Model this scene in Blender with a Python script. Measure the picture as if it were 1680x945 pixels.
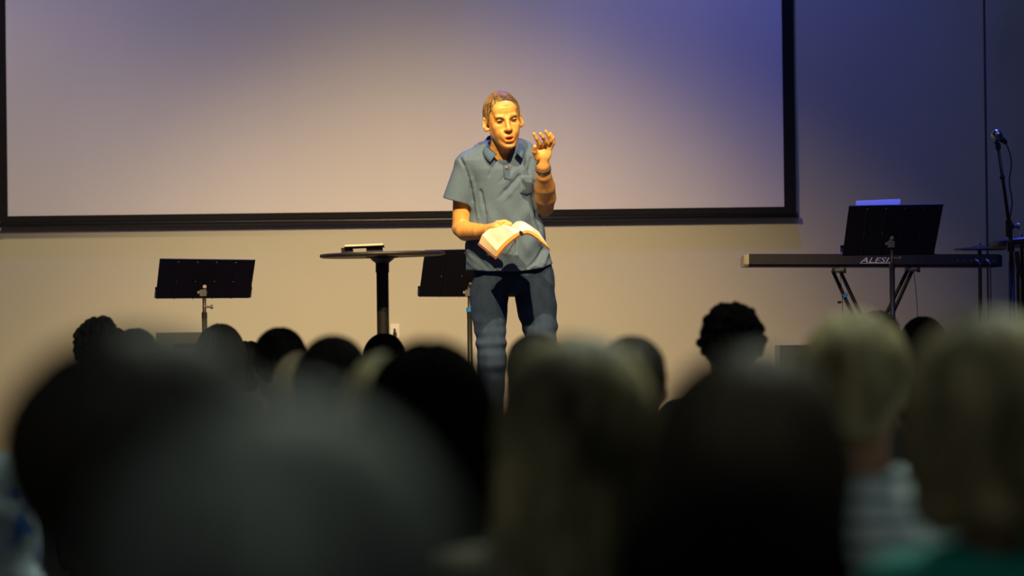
import bpy, bmesh, math, random
import numpy as np
from mathutils import Vector, Matrix

for o in list(bpy.data.objects): bpy.data.objects.remove(o)
S = bpy.context.scene
COL = S.collection
PI = math.pi
rad = math.radians

# ------------------------------------------------------------------ camera
F = 6300.0                      # focal length in pixels of the 1680 px wide frame (135 mm on 36 mm)
CAM = Vector((0, 0, 1.30))
pitch = math.atan(67.5/F); roll = rad(0.7)
fw = Vector((0, math.cos(pitch), math.sin(pitch)))
r0 = Vector((1, 0, 0)); u0 = r0.cross(fw)
cr = r0*math.cos(roll) - u0*math.sin(roll)
cu = u0*math.cos(roll) + r0*math.sin(roll)
cam_d = bpy.data.cameras.new('camera'); cam = bpy.data.objects.new('camera', cam_d); COL.objects.link(cam)
m = Matrix.Identity(4)
for i in range(3):
    m[i][0] = cr[i]; m[i][1] = cu[i]; m[i][2] = -fw[i]; m[i][3] = CAM[i]
cam.matrix_world = m
cam_d.sensor_width = 36; cam_d.lens = 135; cam_d.clip_start = 0.1; cam_d.clip_end = 80
cam_d.dof.use_dof = True; cam_d.dof.focus_distance = 17.0; cam_d.dof.aperture_fstop = 3.0
S.camera = cam
S.view_settings.view_transform = 'Standard'; S.view_settings.look = 'None'
S.view_settings.gamma = 1; S.view_settings.exposure = 0.0; S.view_settings.use_curve_mapping = False

def P(px, py, d):
    """point d metres in front of the camera seen at photo pixel px, py"""
    return CAM + fw*d + cr*((px-840)/F*d) + cu*((472.5-py)/F*d)

# ------------------------------------------------------------------ world and lights
w = bpy.data.worlds.new('world'); S.world = w; w.use_nodes = True
w.node_tree.nodes['Background'].inputs[0].default_value = (0.10, 0.12, 0.15, 1)
w.node_tree.nodes['Background'].inputs[1].default_value = 0.02

def aim(o, tgt):
    d = (Vector(tgt)-o.location).normalized()
    o.rotation_euler = d.to_track_quat('-Z', 'Y').to_euler()
def spot(name, loc, tgt, power, color, size, blend, radius):
    l = bpy.data.lights.new(name, 'SPOT'); l.energy = power; l.color = color
    l.spot_size = rad(size); l.spot_blend = blend; l.shadow_soft_size = radius
    o = bpy.data.objects.new(name, l); COL.objects.link(o); o.location = loc; aim(o, tgt); return o
def area(name, loc, tgt, power, color, sx, sy):
    l = bpy.data.lights.new(name, 'AREA'); l.energy = power; l.color = color
    l.shape = 'RECTANGLE'; l.size = sx; l.size_y = sy
    o = bpy.data.objects.new(name, l); COL.objects.link(o); o.location = loc; aim(o, tgt); return o
WARM = (1.0, 0.70, 0.30)
spot('stage_spot', (-1.20, 13.1, 5.55), (-0.35, 17.3, 1.50), 1600, WARM, 44, 1.0, 0.045)
spot('stage_spot', (1.00, 13.1, 5.55), (-0.35, 17.3, 1.50), 1600, WARM, 44, 1.0, 0.045)
spot('wall_wash', (-4.3, 15.6, 5.85), (-3.1, 19.3, 1.0), 700, (1.0, 0.78, 0.38), 50, 1.0, 0.3)
spot('screen_wash', (-1.0, 11.5, 5.8), (-0.9, 19.3, 3.5), 780, (0.95, 0.80, 0.88), 36, 1.0, 0.5)
BLUE = (0.08, 0.12, 1.0)
spot('blue_wall_light', (-3.3, 17.9, 5.7), (-3.0, 19.3, 3.8), 150, BLUE, 70, 1.0, 0.12)
spot('blue_wall_light', (1.1, 17.9, 5.7), (1.15, 19.3, 3.6), 215, BLUE, 60, 1.0, 0.12)
spot('blue_backlight', (0.3, 19.0, 5.4), (0.1, 17.2, 1.8), 500, BLUE, 42, 0.8, 0.08)
spot('blue_backlight', (2.3, 19.0, 5.4), (2.3, 17.5, 1.6), 900, BLUE, 44, 0.8, 0.08)
spot('blue_backlight', (-1.6, 19.0, 5.4), (-1.4, 17.5, 1.6), 800, BLUE, 44, 0.8, 0.08)
area('side_wash', (3.4, 15.0, 5.5), (2.6, 19.3, 2.2), 12, (0.36, 0.52, 0.95), 1.0, 1.0)
spot('blue_side_light', (4.6, 14.6, 4.6), (2.3, 17.3, 1.9), 170, BLUE, 16, 0.8, 0.08)
area('house_light', (0.9, 8.2, 5.7), (0.7, 5.6, 1.0), 260, (0.86, 1.0, 0.80), 1.6, 1.0)
area('house_light', (0.0, 1.0, 5.6), (-0.2, 2.6, 1.0), 30, (0.80, 0.95, 0.88), 2.0, 1.5)
area('house_light', (0.4, 11.8, 5.7), (0.4, 12.0, 1.0), 20, (0.80, 0.92, 1.0), 3.0, 1.0)

# ------------------------------------------------------------------ materials
def mat(name, color, rough=0.6, metal=0.0, spec=0.5, var=None, scale=20, stretch=(1,1,1), bump=0.0, bscale=200,
        attr=None, sss=0.0, emis=None):
    mt = bpy.data.materials.new(name); mt.use_nodes = True
    nt = mt.node_tree; b = nt.nodes['Principled BSDF']
    b.inputs['Base Color'].default_value = (*color, 1)
    b.inputs['Roughness'].default_value = rough; b.inputs['Metallic'].default_value = metal
    b.inputs['Specular IOR Level'].default_value = spec
    tc = nt.nodes.new('ShaderNodeTexCoord'); mp = nt.nodes.new('ShaderNodeMapping'); mp.inputs['Scale'].default_value = stretch
    nt.links.new(tc.outputs['Object'], mp.inputs[0])
    n = nt.nodes.new('ShaderNodeTexNoise'); n.inputs['Scale'].default_value = scale; n.inputs['Detail'].default_value = 4
    nt.links.new(mp.outputs[0], n.inputs['Vector'])
    cr_ = nt.nodes.new('ShaderNodeValToRGB')
    cr_.color_ramp.elements[0].position = 0.35; cr_.color_ramp.elements[1].position = 0.65
    c2 = var if var else tuple(c*0.86 for c in color)
    cr_.color_ramp.elements[0].color = (*c2, 1); cr_.color_ramp.elements[1].color = (*color, 1)
    nt.links.new(n.outputs[0], cr_.inputs[0])
    out = cr_.outputs[0]
    if attr:
        a = nt.nodes.new('ShaderNodeAttribute'); a.attribute_name = attr
        mx = nt.nodes.new('ShaderNodeMix'); mx.data_type = 'RGBA'; mx.blend_type = 'MULTIPLY'; mx.inputs[0].default_value = 1
        nt.links.new(out, mx.inputs[6]); nt.links.new(a.outputs['Color'], mx.inputs[7]); out = mx.outputs[2]
    nt.links.new(out, b.inputs['Base Color'])
    if bump:
        n2 = nt.nodes.new('ShaderNodeTexNoise'); n2.inputs['Scale'].default_value = bscale; n2.inputs['Detail'].default_value = 3
        nt.links.new(mp.outputs[0], n2.inputs['Vector'])
        bp = nt.nodes.new('ShaderNodeBump'); bp.inputs['Strength'].default_value = bump; bp.inputs['Distance'].default_value = 0.004
        nt.links.new(n2.outputs[0], bp.inputs['Height']); nt.links.new(bp.outputs[0], b.inputs['Normal'])
    if sss:
        b.inputs['Subsurface Weight'].default_value = sss; b.inputs['Subsurface Radius'].default_value = (0.012, 0.005, 0.003)
        b.inputs['Subsurface Scale'].default_value = 1.0
    if emis:
        b.inputs['Emission Color'].default_value = (*emis[0], 1); b.inputs['Emission Strength'].default_value = emis[1]
    return mt
M = {}
M['wall'] = mat('wall_paint', (0.465, 0.452, 0.405), 0.85, var=(0.455, 0.442, 0.394), scale=3, bump=0.05, bscale=120)
M['wall2'] = mat('wall_paint_side', (0.44, 0.44, 0.42), 0.85, scale=3)
M['dark_room'] = mat('dark_paint', (0.06, 0.06, 0.065), 0.9)
M['carpet'] = mat('carpet', (0.05, 0.05, 0.055), 0.95, bump=0.4, bscale=300)
M['stage'] = mat('stage_carpet', (0.10, 0.09, 0.085), 0.9, bump=0.4, bscale=300)
M['screen'] = mat('screen_fabric', (0.60, 0.59, 0.66), 0.8, var=(0.58, 0.57, 0.64), scale=1.2, stretch=(2.0, 1, 0.3))
M['black'] = mat('black_border', (0.008, 0.008, 0.010), 0.8, spec=0.2)
M['black_metal'] = mat('black_metal', (0.012, 0.012, 0.015), 0.42, spec=0.5)
M['stand_metal'] = mat('stand_metal', (0.006, 0.006, 0.009), 0.55, spec=0.35)
M['key_body'] = mat('keyboard_plastic', (0.014, 0.013, 0.022), 0.5)
M['key_end'] = mat('keyboard_end_plastic', (0.42, 0.38, 0.32), 0.6)
M['grey_metal'] = mat('grey_metal', (0.16, 0.15, 0.15), 0.45, metal=0.6)
M['chrome'] = mat('chrome', (0.55, 0.53, 0.50), 0.3, metal=1.0)
M['white_plastic'] = mat('white_plastic', (0.72, 0.70, 0.68), 0.45)
M['blue_tape'] = mat('blue_tape', (0.01, 0.22, 0.75), 0.5)
M['logo'] = mat('logo_print', (0.62, 0.64, 0.80), 0.4)
M['wood_top'] = mat('table_top_wood', (0.030, 0.024, 0.018), 0.5, var=(0.015, 0.012, 0.01), scale=8, stretch=(1, 8, 8))
M['paper'] = mat('paper', (0.80, 0.77, 0.70), 0.7)
M['page_edge'] = mat('gilt_page_edge', (0.80, 0.50, 0.16), 0.4, var=(0.62, 0.36, 0.10), scale=300, stretch=(0.1, 0.1, 4))
M['page_block'] = mat('page_block', (0.74, 0.62, 0.42), 0.6, var=(0.60, 0.48, 0.30), scale=200)
M['leather'] = mat('brown_leather', (0.20, 0.07, 0.03), 0.45)
M['rubber'] = mat('rubber', (0.01, 0.01, 0.01), 0.8)
M['ink'] = mat('page_ink', (0.50, 0.52, 0.46), 0.8)
M['cable'] = mat('cable_rubber', (0.008, 0.008, 0.012), 0.5)
M['skin'] = mat('skin', (0.80, 0.43, 0.14), 0.40, spec=0.5, var=(0.72, 0.36, 0.11), scale=40, attr='tint', sss=0.12, bump=0.25, bscale=90)
M['hair_main'] = mat('speaker_hair', (0.30, 0.19, 0.085), 0.5, var=(0.11, 0.068, 0.03), scale=30, stretch=(1, 0.25, 1), attr='tint')
M['polo'] = mat('polo_fabric', (0.135, 0.205, 0.345), 0.9, spec=0.2, var=(0.080, 0.132, 0.245), scale=520, bump=0.2, bscale=600)
M['polo_collar'] = mat('polo_collar_fabric', (0.085, 0.150, 0.300), 0.9, spec=0.2, var=(0.060, 0.112, 0.245), scale=260, bump=0.3, bscale=350)
M['denim'] = mat('denim', (0.034, 0.060, 0.135), 0.9, spec=0.2, var=(0.024, 0.045, 0.105), scale=24, stretch=(1.5, 1.5, 0.6), bump=0.4, bscale=300)
M['button'] = mat('brown_button', (0.42, 0.16, 0.05), 0.4)
M['eye_white'] = mat('eye_white', (0.55, 0.50, 0.45), 0.3)
M['iris'] = mat('iris', (0.03, 0.025, 0.02), 0.2)
M['shoe'] = mat('shoe_leather', (0.06, 0.04, 0.03), 0.5)
m_ = mat('glow_sheet_film', (0.8, 0.8, 0.8), 0.8); nt_ = m_.node_tree; tl_ = nt_.nodes.new('ShaderNodeBsdfTranslucent'); tl_.inputs[0].default_value = (.8, .8, .8, 1)
mx_ = nt_.nodes.new('ShaderNodeMixShader'); mx_.inputs[0].default_value = .85; nt_.links.new(nt_.nodes['Principled BSDF'].outputs[0], mx_.inputs[1]); nt_.links.new(tl_.outputs[0], mx_.inputs[2])
nt_.links.new(mx_.outputs[0], nt_.nodes['Material Output'].inputs[0]); M['sheet'] = m_  # translucent, so blue light from behind makes the added sheet glow
M['brow'] = mat('brow_hair', (0.22, 0.12, 0.05), 0.6)
M['gold'] = mat('ring_metal', (0.10, 0.08, 0.06), 0.35, metal=0.9)
M['chair_fabric'] = mat('chair_fabric', (0.03, 0.03, 0.035), 0.9)
M['teeth'] = mat('teeth', (0.75, 0.68, 0.58), 0.4)

# ------------------------------------------------------------------ object helpers
def link(name, me, m_, parent=None):
    o = bpy.data.objects.new(name, me); COL.objects.link(o)
    if m_ is not None:
        for k in (m_ if isinstance(m_, (list, tuple)) else [m_]): me.materials.append(k)
    if parent:
        o.parent = parent
        o.matrix_parent_inverse = parent.matrix_basis.inverted()
    return o
def thing(name, label, cat, loc=(0, 0, 0), group=None):
    o = bpy.data.objects.new(name, None); COL.objects.link(o); o.location = loc
    o.empty_display_size = 0.05
    o['label'] = label; o['category'] = cat
    if group: o['group'] = group
    return o
def tag(o, label, cat, group=None):
    o['label'] = label; o['category'] = cat
    if group: o['group'] = group
    return o
def struct(o): o['kind'] = 'structure'; return o
def smooth(me):
    me.polygons.foreach_set('use_smooth', np.ones(len(me.polygons), dtype=bool)); me.update()
def bm_obj(name, bm, m_, parent=None, sm=False, bevel=0):
    if bevel:
        bmesh.ops.bevel(bm, geom=[e for e in bm.edges if e.is_manifold and e.calc_face_angle(0) > 0.6], offset=bevel, segments=2, affect='EDGES')
    bmesh.ops.recalc_face_normals(bm, faces=bm.faces)
    me = bpy.data.meshes.new(name); bm.to_mesh(me); bm.free()
    if sm: smooth(me)
    return link(name, me, m_, parent)
def box(bm, c, s, R=None, mi=0):
    c = Vector(c); R = R or Matrix.Identity(3)
    vs = [bm.verts.new(c + R @ Vector((x*s[0]/2, y*s[1]/2, z*s[2]/2))) for x in (-1, 1) for y in (-1, 1) for z in (-1, 1)]
    for q in ((0,1,3,2),(4,6,7,5),(0,4,5,1),(2,3,7,6),(0,2,6,4),(1,5,7,3)):
        f = bm.faces.new([vs[i] for i in q]); f.material_index = mi
def tube(bm, pts, r, seg=10, closed=False, cap=True):
    pts = [Vector(p) for p in pts]; n = len(pts)
    rs = r if isinstance(r, (list, tuple)) else [r]*n
    rings = []; up = None
    for i, p in enumerate(pts):
        if closed: d = pts[(i+1) % n]-pts[i-1]
        else: d = pts[min(i+1, n-1)]-pts[max(i-1, 0)]
        d.normalize()
        if up is None: up = d.orthogonal().normalized()
        up = (up - d*up.dot(d)).normalized(); s = d.cross(up)
        rings.append([bm.verts.new(p + (up*math.cos(2*PI*k/seg)+s*math.sin(2*PI*k/seg))*rs[i]) for k in range(seg)])
    for i in range(n if closed else n-1):
        a = rings[i]; b = rings[(i+1) % n]
        for k in range(seg): bm.faces.new((a[k], a[(k+1) % seg], b[(k+1) % seg], b[k]))
    if cap and not closed:
        bm.faces.new(rings[0][::-1]); bm.faces.new(rings[-1])
def lathe(bm, c, prof, seg=32, R=None):
    c = Vector(c); R = R or Matrix.Identity(3); rings = []
    for r, z in prof:
        rings.append([bm.verts.new(c + R @ Vector((r*math.cos(2*PI*k/seg), r*math.sin(2*PI*k/seg), z))) for k in range(seg)])
    for a, b in zip(rings, rings[1:]):
        for k in range(seg): bm.faces.new((a[k], a[(k+1) % seg], b[(k+1) % seg], b[k]))
    bm.faces.new(rings[0][::-1]); bm.faces.new(rings[-1])
def bezier(a, b, sag, n=12, side=(0, 0, 0)):
    a = Vector(a); b = Vector(b); side = Vector(side)
    return [a.lerp(b, i/n) + (Vector((0, 0, -sag))+side)*math.sin(PI*i/n) for i in range(n+1)]

# ------------------------------------------------------------------ smooth solid modelling (distance fields + surface nets)
def nz(x, y, z, f, seed, n=6):
    rg = np.random.RandomState(seed); out = 0
    for i in range(n):
        d = rg.normal(size=3); d /= np.linalg.norm(d); k = f*rg.uniform(0.6, 1.5)
        out = out + np.sin((x*d[0]+y*d[1]+z*d[2])*k + rg.uniform(0, 6.28))
    return out/n
class Field:
    def __init__(s, lo, hi, res):
        s.lo = np.array(lo, float); s.res = res
        s.n = np.ceil((np.array(hi, float)-s.lo)/res).astype(int)+1
        s.D = np.full(s.n, 1.0, np.float32)
    def region(s, lo, hi, pad):
        a = np.clip(np.floor((np.array(lo)-pad-s.lo)/s.res).astype(int), 0, s.n)
        b = np.clip(np.ceil((np.array(hi)+pad-s.lo)/s.res).astype(int)+1, 0, s.n)
        sl = tuple(slice(i, j) for i, j in zip(a, b))
        ax = [(s.lo[i]+np.arange(a[i], b[i])*s.res).astype(np.float32) for i in range(3)]
        return sl, ax[0][:, None, None], ax[1][None, :, None], ax[2][None, None, :]
    def put(s, sl, d, k, op):
        c = s.D[sl]
        if c.size == 0: return
        if op == 'add':
            h = np.clip(.5+.5*(d-c)/k, 0, 1); s.D[sl] = d+(c-d)*h-k*h*(1-h)
        else:
            d = -d; h = np.clip(.5-.5*(d-c)/k, 0, 1); s.D[sl] = d+(c-d)*h+k*h*(1-h)
    def cone(s, a, b, ra, rb, k=0.01, op='add', flat=False):
        a = np.array(a, float); b = np.array(b, float); R = max(ra, rb)
        sl, x, y, z = s.region(np.minimum(a, b)-R, np.maximum(a, b)+R, k+3*s.res)
        ab = b-a; L2 = ab@ab
        traw = ((x-a[0])*ab[0]+(y-a[1])*ab[1]+(z-a[2])*ab[2])/L2
        t = np.clip(traw, 0, 1)
        d = np.sqrt((x-a[0]-t*ab[0])**2+(y-a[1]-t*ab[1])**2+(z-a[2]-t*ab[2])**2)-(ra+(rb-ra)*t)
        if flat:
            tt = np.clip(traw, 0, 2)
            d = np.sqrt((x-a[0]-tt*ab[0])**2+(y-a[1]-tt*ab[1])**2+(z-a[2]-tt*ab[2])**2)-(ra+(rb-ra)*tt)
            d = np.maximum(d, (traw-1)*math.sqrt(L2))
        s.put(sl, d, k, op)
    def chain(s, pts, rs, k=0.01, op='add'):
        for i in range(len(pts)-1): s.cone(pts[i], pts[i+1], rs[i], rs[i+1], k, op)
    def ell(s, c, r, R=None, k=0.01, op='add'):
        c = np.array(c, float); m_ = max(r)
        R = np.eye(3) if R is None else np.array(R)
        ext = np.sqrt(((R*np.array(r))**2).sum(1))
        sl, x, y, z = s.region(c-ext, c+ext, k+3*s.res)
        x = x-c[0]; y = y-c[1]; z = z-c[2]
        q = [(x*R[0][i]+y*R[1][i]+z*R[2][i]) for i in range(3)]
        k0 = np.sqrt(sum((q[i]/r[i])**2 for i in range(3))); k1 = np.sqrt(sum((q[i]/r[i]**2)**2 for i in range(3)))+1e-6
        s.put(sl, k0*(k0-1)/k1, k, op)
    def loft(s, rows, k=0.02, op='add', e=2.4):
        """rows: (z, cx, cy, half width, half depth) with rising z"""
        rows = np.array(rows, float); rmax = rows[:, 3:].max()
        lo = (rows[:, 1].min()-rmax, rows[:, 2].min()-rmax, rows[0, 0]); hi = (rows[:, 1].max()+rmax, rows[:, 2].max()+rmax, rows[-1, 0])
        sl, x, y, z = s.region(lo, hi, k+3*s.res)
        zz = z.ravel(); g = [np.interp(zz, rows[:, 0], rows[:, i])[None, None, :] for i in range(1, 5)]
        q = (np.abs((x-g[0])/g[2])**e+np.abs((y-g[1])/g[3])**e)**(1/e)
        d = (q-1)*np.minimum(g[2], g[3])
        d = np.maximum(d, np.maximum(rows[0, 0]-z, z-rows[-1, 0]))
        s.put(sl, d.astype(np.float32), k, op)
    def all(s):
        ax = [(s.lo[i]+np.arange(s.n[i])*s.res).astype(np.float32) for i in range(3)]
        return ax[0][:, None, None], ax[1][None, :, None], ax[2][None, None, :]
    def clip(s, f): s.D = np.maximum(s.D, f).astype(np.float32)
    def mesh(s, relax=1):
        D = s.D; I = D < 0
        c = np.zeros(tuple(s.n-1), np.uint8)
        for i in (0, 1):
            for j in (0, 1):
                for k in (0, 1): c += I[i:I.shape[0]-1+i, j:I.shape[1]-1+j, k:I.shape[2]-1+k]
        act = np.argwhere((c > 0) & (c < 8)); idx = np.full(c.shape, -1, np.int32); idx[tuple(act.T)] = np.arange(len(act))
        pos = np.zeros((len(act), 3)); cnt = np.zeros(len(act))
        crn = [(i, j, k) for i in (0, 1) for j in (0, 1) for k in (0, 1)]
        val = {q: D[act[:, 0]+q[0], act[:, 1]+q[1], act[:, 2]+q[2]].astype(float) for q in crn}
        for q in crn:
            for ax in range(3):
                if q[ax] == 0:
                    p = list(q); p[ax] = 1; p = tuple(p); a = val[q]; b = val[p]; mk = (a < 0) != (b < 0)
                    t = np.where(mk, a/np.where(mk, a-b, 1), 0)
                    for e in range(3): pos[:, e] += np.where(mk, q[e]+(t if e == ax else 0), 0)
                    cnt += mk
        pos = pos/cnt[:, None]; pos = s.lo+(act+pos)*s.res
        quads = []
        for ax in range(3):
            u, v = (ax+1) % 3, (ax+2) % 3
            A = [slice(None)]*3; B = [slice(None)]*3; A[ax] = slice(0, -1); B[ax] = slice(1, None)
            for e in (u, v): A[e] = slice(1, -1); B[e] = slice(1, -1)
            Ia, Ib = I[tuple(A)], I[tuple(B)]; g = np.argwhere(Ia != Ib)
            if not len(g): continue
            ins = Ia[tuple(g.T)]; g[:, u] += 1; g[:, v] += 1
            def at(du, dv):
                h = g.copy(); h[:, u] -= du; h[:, v] -= dv; return idx[tuple(h.T)]
            q = np.stack([at(1, 1), at(0, 1), at(0, 0), at(1, 0)], 1); q[~ins] = q[~ins][:, ::-1]; quads.append(q)
        quads = np.concatenate(quads)
        for _ in range(relax):
            acc = np.zeros_like(pos); n = np.zeros(len(pos))
            for i in range(4):
                a = quads[:, i]; b = quads[:, (i+1) % 4]
                for e in range(3): acc[:, e] += np.bincount(a, pos[b, e], len(pos)) + np.bincount(b, pos[a, e], len(pos))
                n += np.bincount(a, minlength=len(pos)) + np.bincount(b, minlength=len(pos))
            pos = pos*0.5+0.5*acc/np.maximum(n, 1)[:, None]
        return pos, quads
def np_mesh(name, pos, faces, tint=None, tris=None):
    me = bpy.data.meshes.new(name)
    nf = len(faces); me.vertices.add(len(pos)); me.vertices.foreach_set('co', np.asarray(pos, np.float32).ravel())
    w_ = faces.shape[1]
    me.loops.add(nf*w_); me.loops.foreach_set('vertex_index', faces.astype(np.int32).ravel())
    me.polygons.add(nf); me.polygons.foreach_set('loop_start', np.arange(nf, dtype=np.int32)*w_)
    me.polygons.foreach_set('loop_total', np.full(nf, w_, np.int32))
    me.update(calc_edges=True); me.validate()
    a = me.color_attributes.new('tint', 'FLOAT_COLOR', 'POINT')
    c = np.ones((len(pos), 4), np.float32)
    if tint is not None: c[:, :3] = tint
    a.data.foreach_set('color', c.ravel())
    smooth(me); return me
def xf(pos, Mx):
    A = np.array(Mx); return pos@A[:3, :3].T+A[:3, 3]
def join(parts):
    P_, Q, T, off = [], [], [], 0
    for p, q, t in parts:
        P_.append(p); Q.append(q+off); T.append(t); off += len(p)
    return np.concatenate(P_), np.concatenate(Q), np.concatenate(T)

# ------------------------------------------------------------------ the head, built in its own frame: face towards -y, origin at mid height
def head(f, Mx, detail=True, sc=1.0):
    A = np.array(Mx)[:3, :3]; t = np.array(Mx)[:3, 3]; s_ = np.linalg.norm(A[:, 0])*1.0; R = A/s_
    def L(p): return A@np.array(p)+t
    def E(c, r, k=0.012, op='add', rot=None):
        RR = R if rot is None else R@np.array(rot)
        f.ell(L(c), [q*s_ for q in r], RR, k*s_, op)
    def C(a, b, ra, rb, k=0.008, op='add'): f.cone(L(a), L(b), ra*s_, rb*s_, k*s_, op)
    E((0, .020, .036), (.073, .094, .082))
    E((0, -.022, -.012), (.0595, .068, .086), .03)
    E((0, -.034, -.074), (.038, .048, .034), .03)
    C((-.047, .002, -.045), (-.017, -.070, -.096), .014, .013, .025); C((.047, .002, -.045), (.017, -.070, -.096), .014, .013, .025)
    E((0, -.080, -.1035), (.018, .015, .013), .02)
    if not detail:
        C((0, -.085, .015), (0, -.104, -.022), .008, .012)
        for s in (-1, 1): E((s*.074, .012, -.004), (.009, .018, .032), .006)
        return L
    E((0, -.060, .058), (.052, .030, .036), .02)                              # forehead
    C((-.040, -.078, .026), (-.012, -.087, .021), .010, .010, .012); C((.040, -.078, .026), (.012, -.087, .021), .010, .010, .012)
    for s in (-1, 1):
        E((s*.043, -.062, -.014), (.017, .017, .016), .02)                      # cheekbones
        E((s*.031, -.094, .010), (.017, .015, .009), .008, 'sub')               # sockets
        E((s*.030, -.0765, .010), (.0150, .0125, .0115), .003)                  # closed-down lids
        C((s*.017, -.0895, .0085), (s*.043, -.084, .0085), .0020, .0018, .002, 'sub')   # lid slit
        C((s*.020, -.088, -.002), (s*.040, -.082, -.003), .003, .003, .004, 'sub')      # bag crease
        C((s*.017, -.098, -.026), (s*.030, -.086, -.066), .0036, .0035, .008, 'sub')    # smile fold
        E((s*.036, -.056, -.040), (.018, .024, .028), .02)
        E((s*.024, -.078, -.045), (.010, .011, .014), .014)
        Re = Matrix.Rotation(s*rad(34), 3, 'Z') @ Matrix.Rotation(rad(-8), 3, 'X')
        E((s*.0800, .010, -.002), (.0085, .019, .033), .006, rot=Re)
        E((s*.0880, .000, .004), (.006, .010, .018), .003, 'sub', rot=Re)
        C((s*.072, .002, -.026), (s*.077, .004, -.030), .007, .006, .006)
        C((s*.0, .0, .0), (s*.0001, .0, .0), .001, .001)
    C((0, -.085, .022), (0, -.1085, -.027), .0075, .0105, .010)                 # nose bridge
    E((0, -.109, -.029), (.0115, .011, .0095), .008)
    for s in (-1, 1):
        E((s*.0125, -.099, -.032), (.0075, .010, .0075), .006)
        E((s*.0065, -.107, -.0395), (.0035, .005, .004), .002, 'sub')
        C((s*.005, -.0915, .028), (s*.0045, -.0895, .040), .0018, .001, .005, 'sub')      # frown lines
    for zz in (.058, .070, .082): C((-.03, -.0905+(zz-.058)*.45, zz), (.03, -.0905+(zz-.058)*.45, zz), .0010, .0010, .005, 'sub')
    E((0, -.087, -.066), (.029, .016, .020), .014)                              # muzzle
    E((0, -.094, -.0610), (.023, .010, .0042), .004)                            # upper lip
    E((0, -.093, -.0815), (.0200, .0115, .0062), .004)                          # lower lip
    E((0, -.104, -.0708), (.0200, .018, .0072), .003, 'sub')                    # open mouth
    C((-.016, -.094, -.0935), (.016, -.094, -.0935), .0032, .0032, .008, 'sub')     # chin crease
    return L
def head_tint(pos, Mx):
    q = xf(pos, np.linalg.inv(np.array(Mx))); x, y, z = q.T
    t = np.ones((len(pos), 3))
    def mixin(wt, c):
        wt = np.clip(wt, 0, 1)[:, None]; t[:] = t*(1-wt)+np.array(c)*wt
    onhead = (np.abs(x) < .1) & (np.abs(y) < .13) & (np.abs(z) < .13)
    g = lambda d: np.exp(-d)
    beard = g(((z+.085)/.035)**2)*(y < -.01)*onhead*np.clip((-.035-z)/.02, 0, 1)
    mixin(beard*.38, (.72, .58, .50))
    cheek = g(((np.abs(x)-.045)/.02)**2+((z+.015)/.022)**2)*(y < -.02)*onhead; mixin(cheek*.5, (1.05, .82, .75))
    nose = g((x/.016)**2+((z+.029)/.016)**2)*(y < -.08)*onhead; mixin(nose*.5, (1.05, .80, .72))
    lips = g((np.abs(x)/.024)**4)*(g(((z+.0605)/.0055)**2)+g(((z+.0815)/.0065)**2))*(y < -.085)*onhead; mixin(lips*.9, (.86, .42, .42))
    hole = ((x/.019)**2+((z+.0708)/.0080)**2 < 1.0)*(y < -.06)*(y > -.0925)*onhead; mixin(hole*1.0, (.28, .06, .05))
    slit = g(((z-.0085)/.0022)**4)*(np.abs(np.abs(x)-.030) < .013)*(y < -.07)*onhead; mixin(slit*.85, (.16, .10, .08))
    brow = g(((z-.0255-(.008-np.abs(np.abs(x)-.028)*.25)*.4)/.0042)**2)*(np.abs(np.abs(x)-.030) < .021)*(y < -.06)*onhead; mixin(brow*.85, (.42, .30, .20))
    return t

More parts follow.
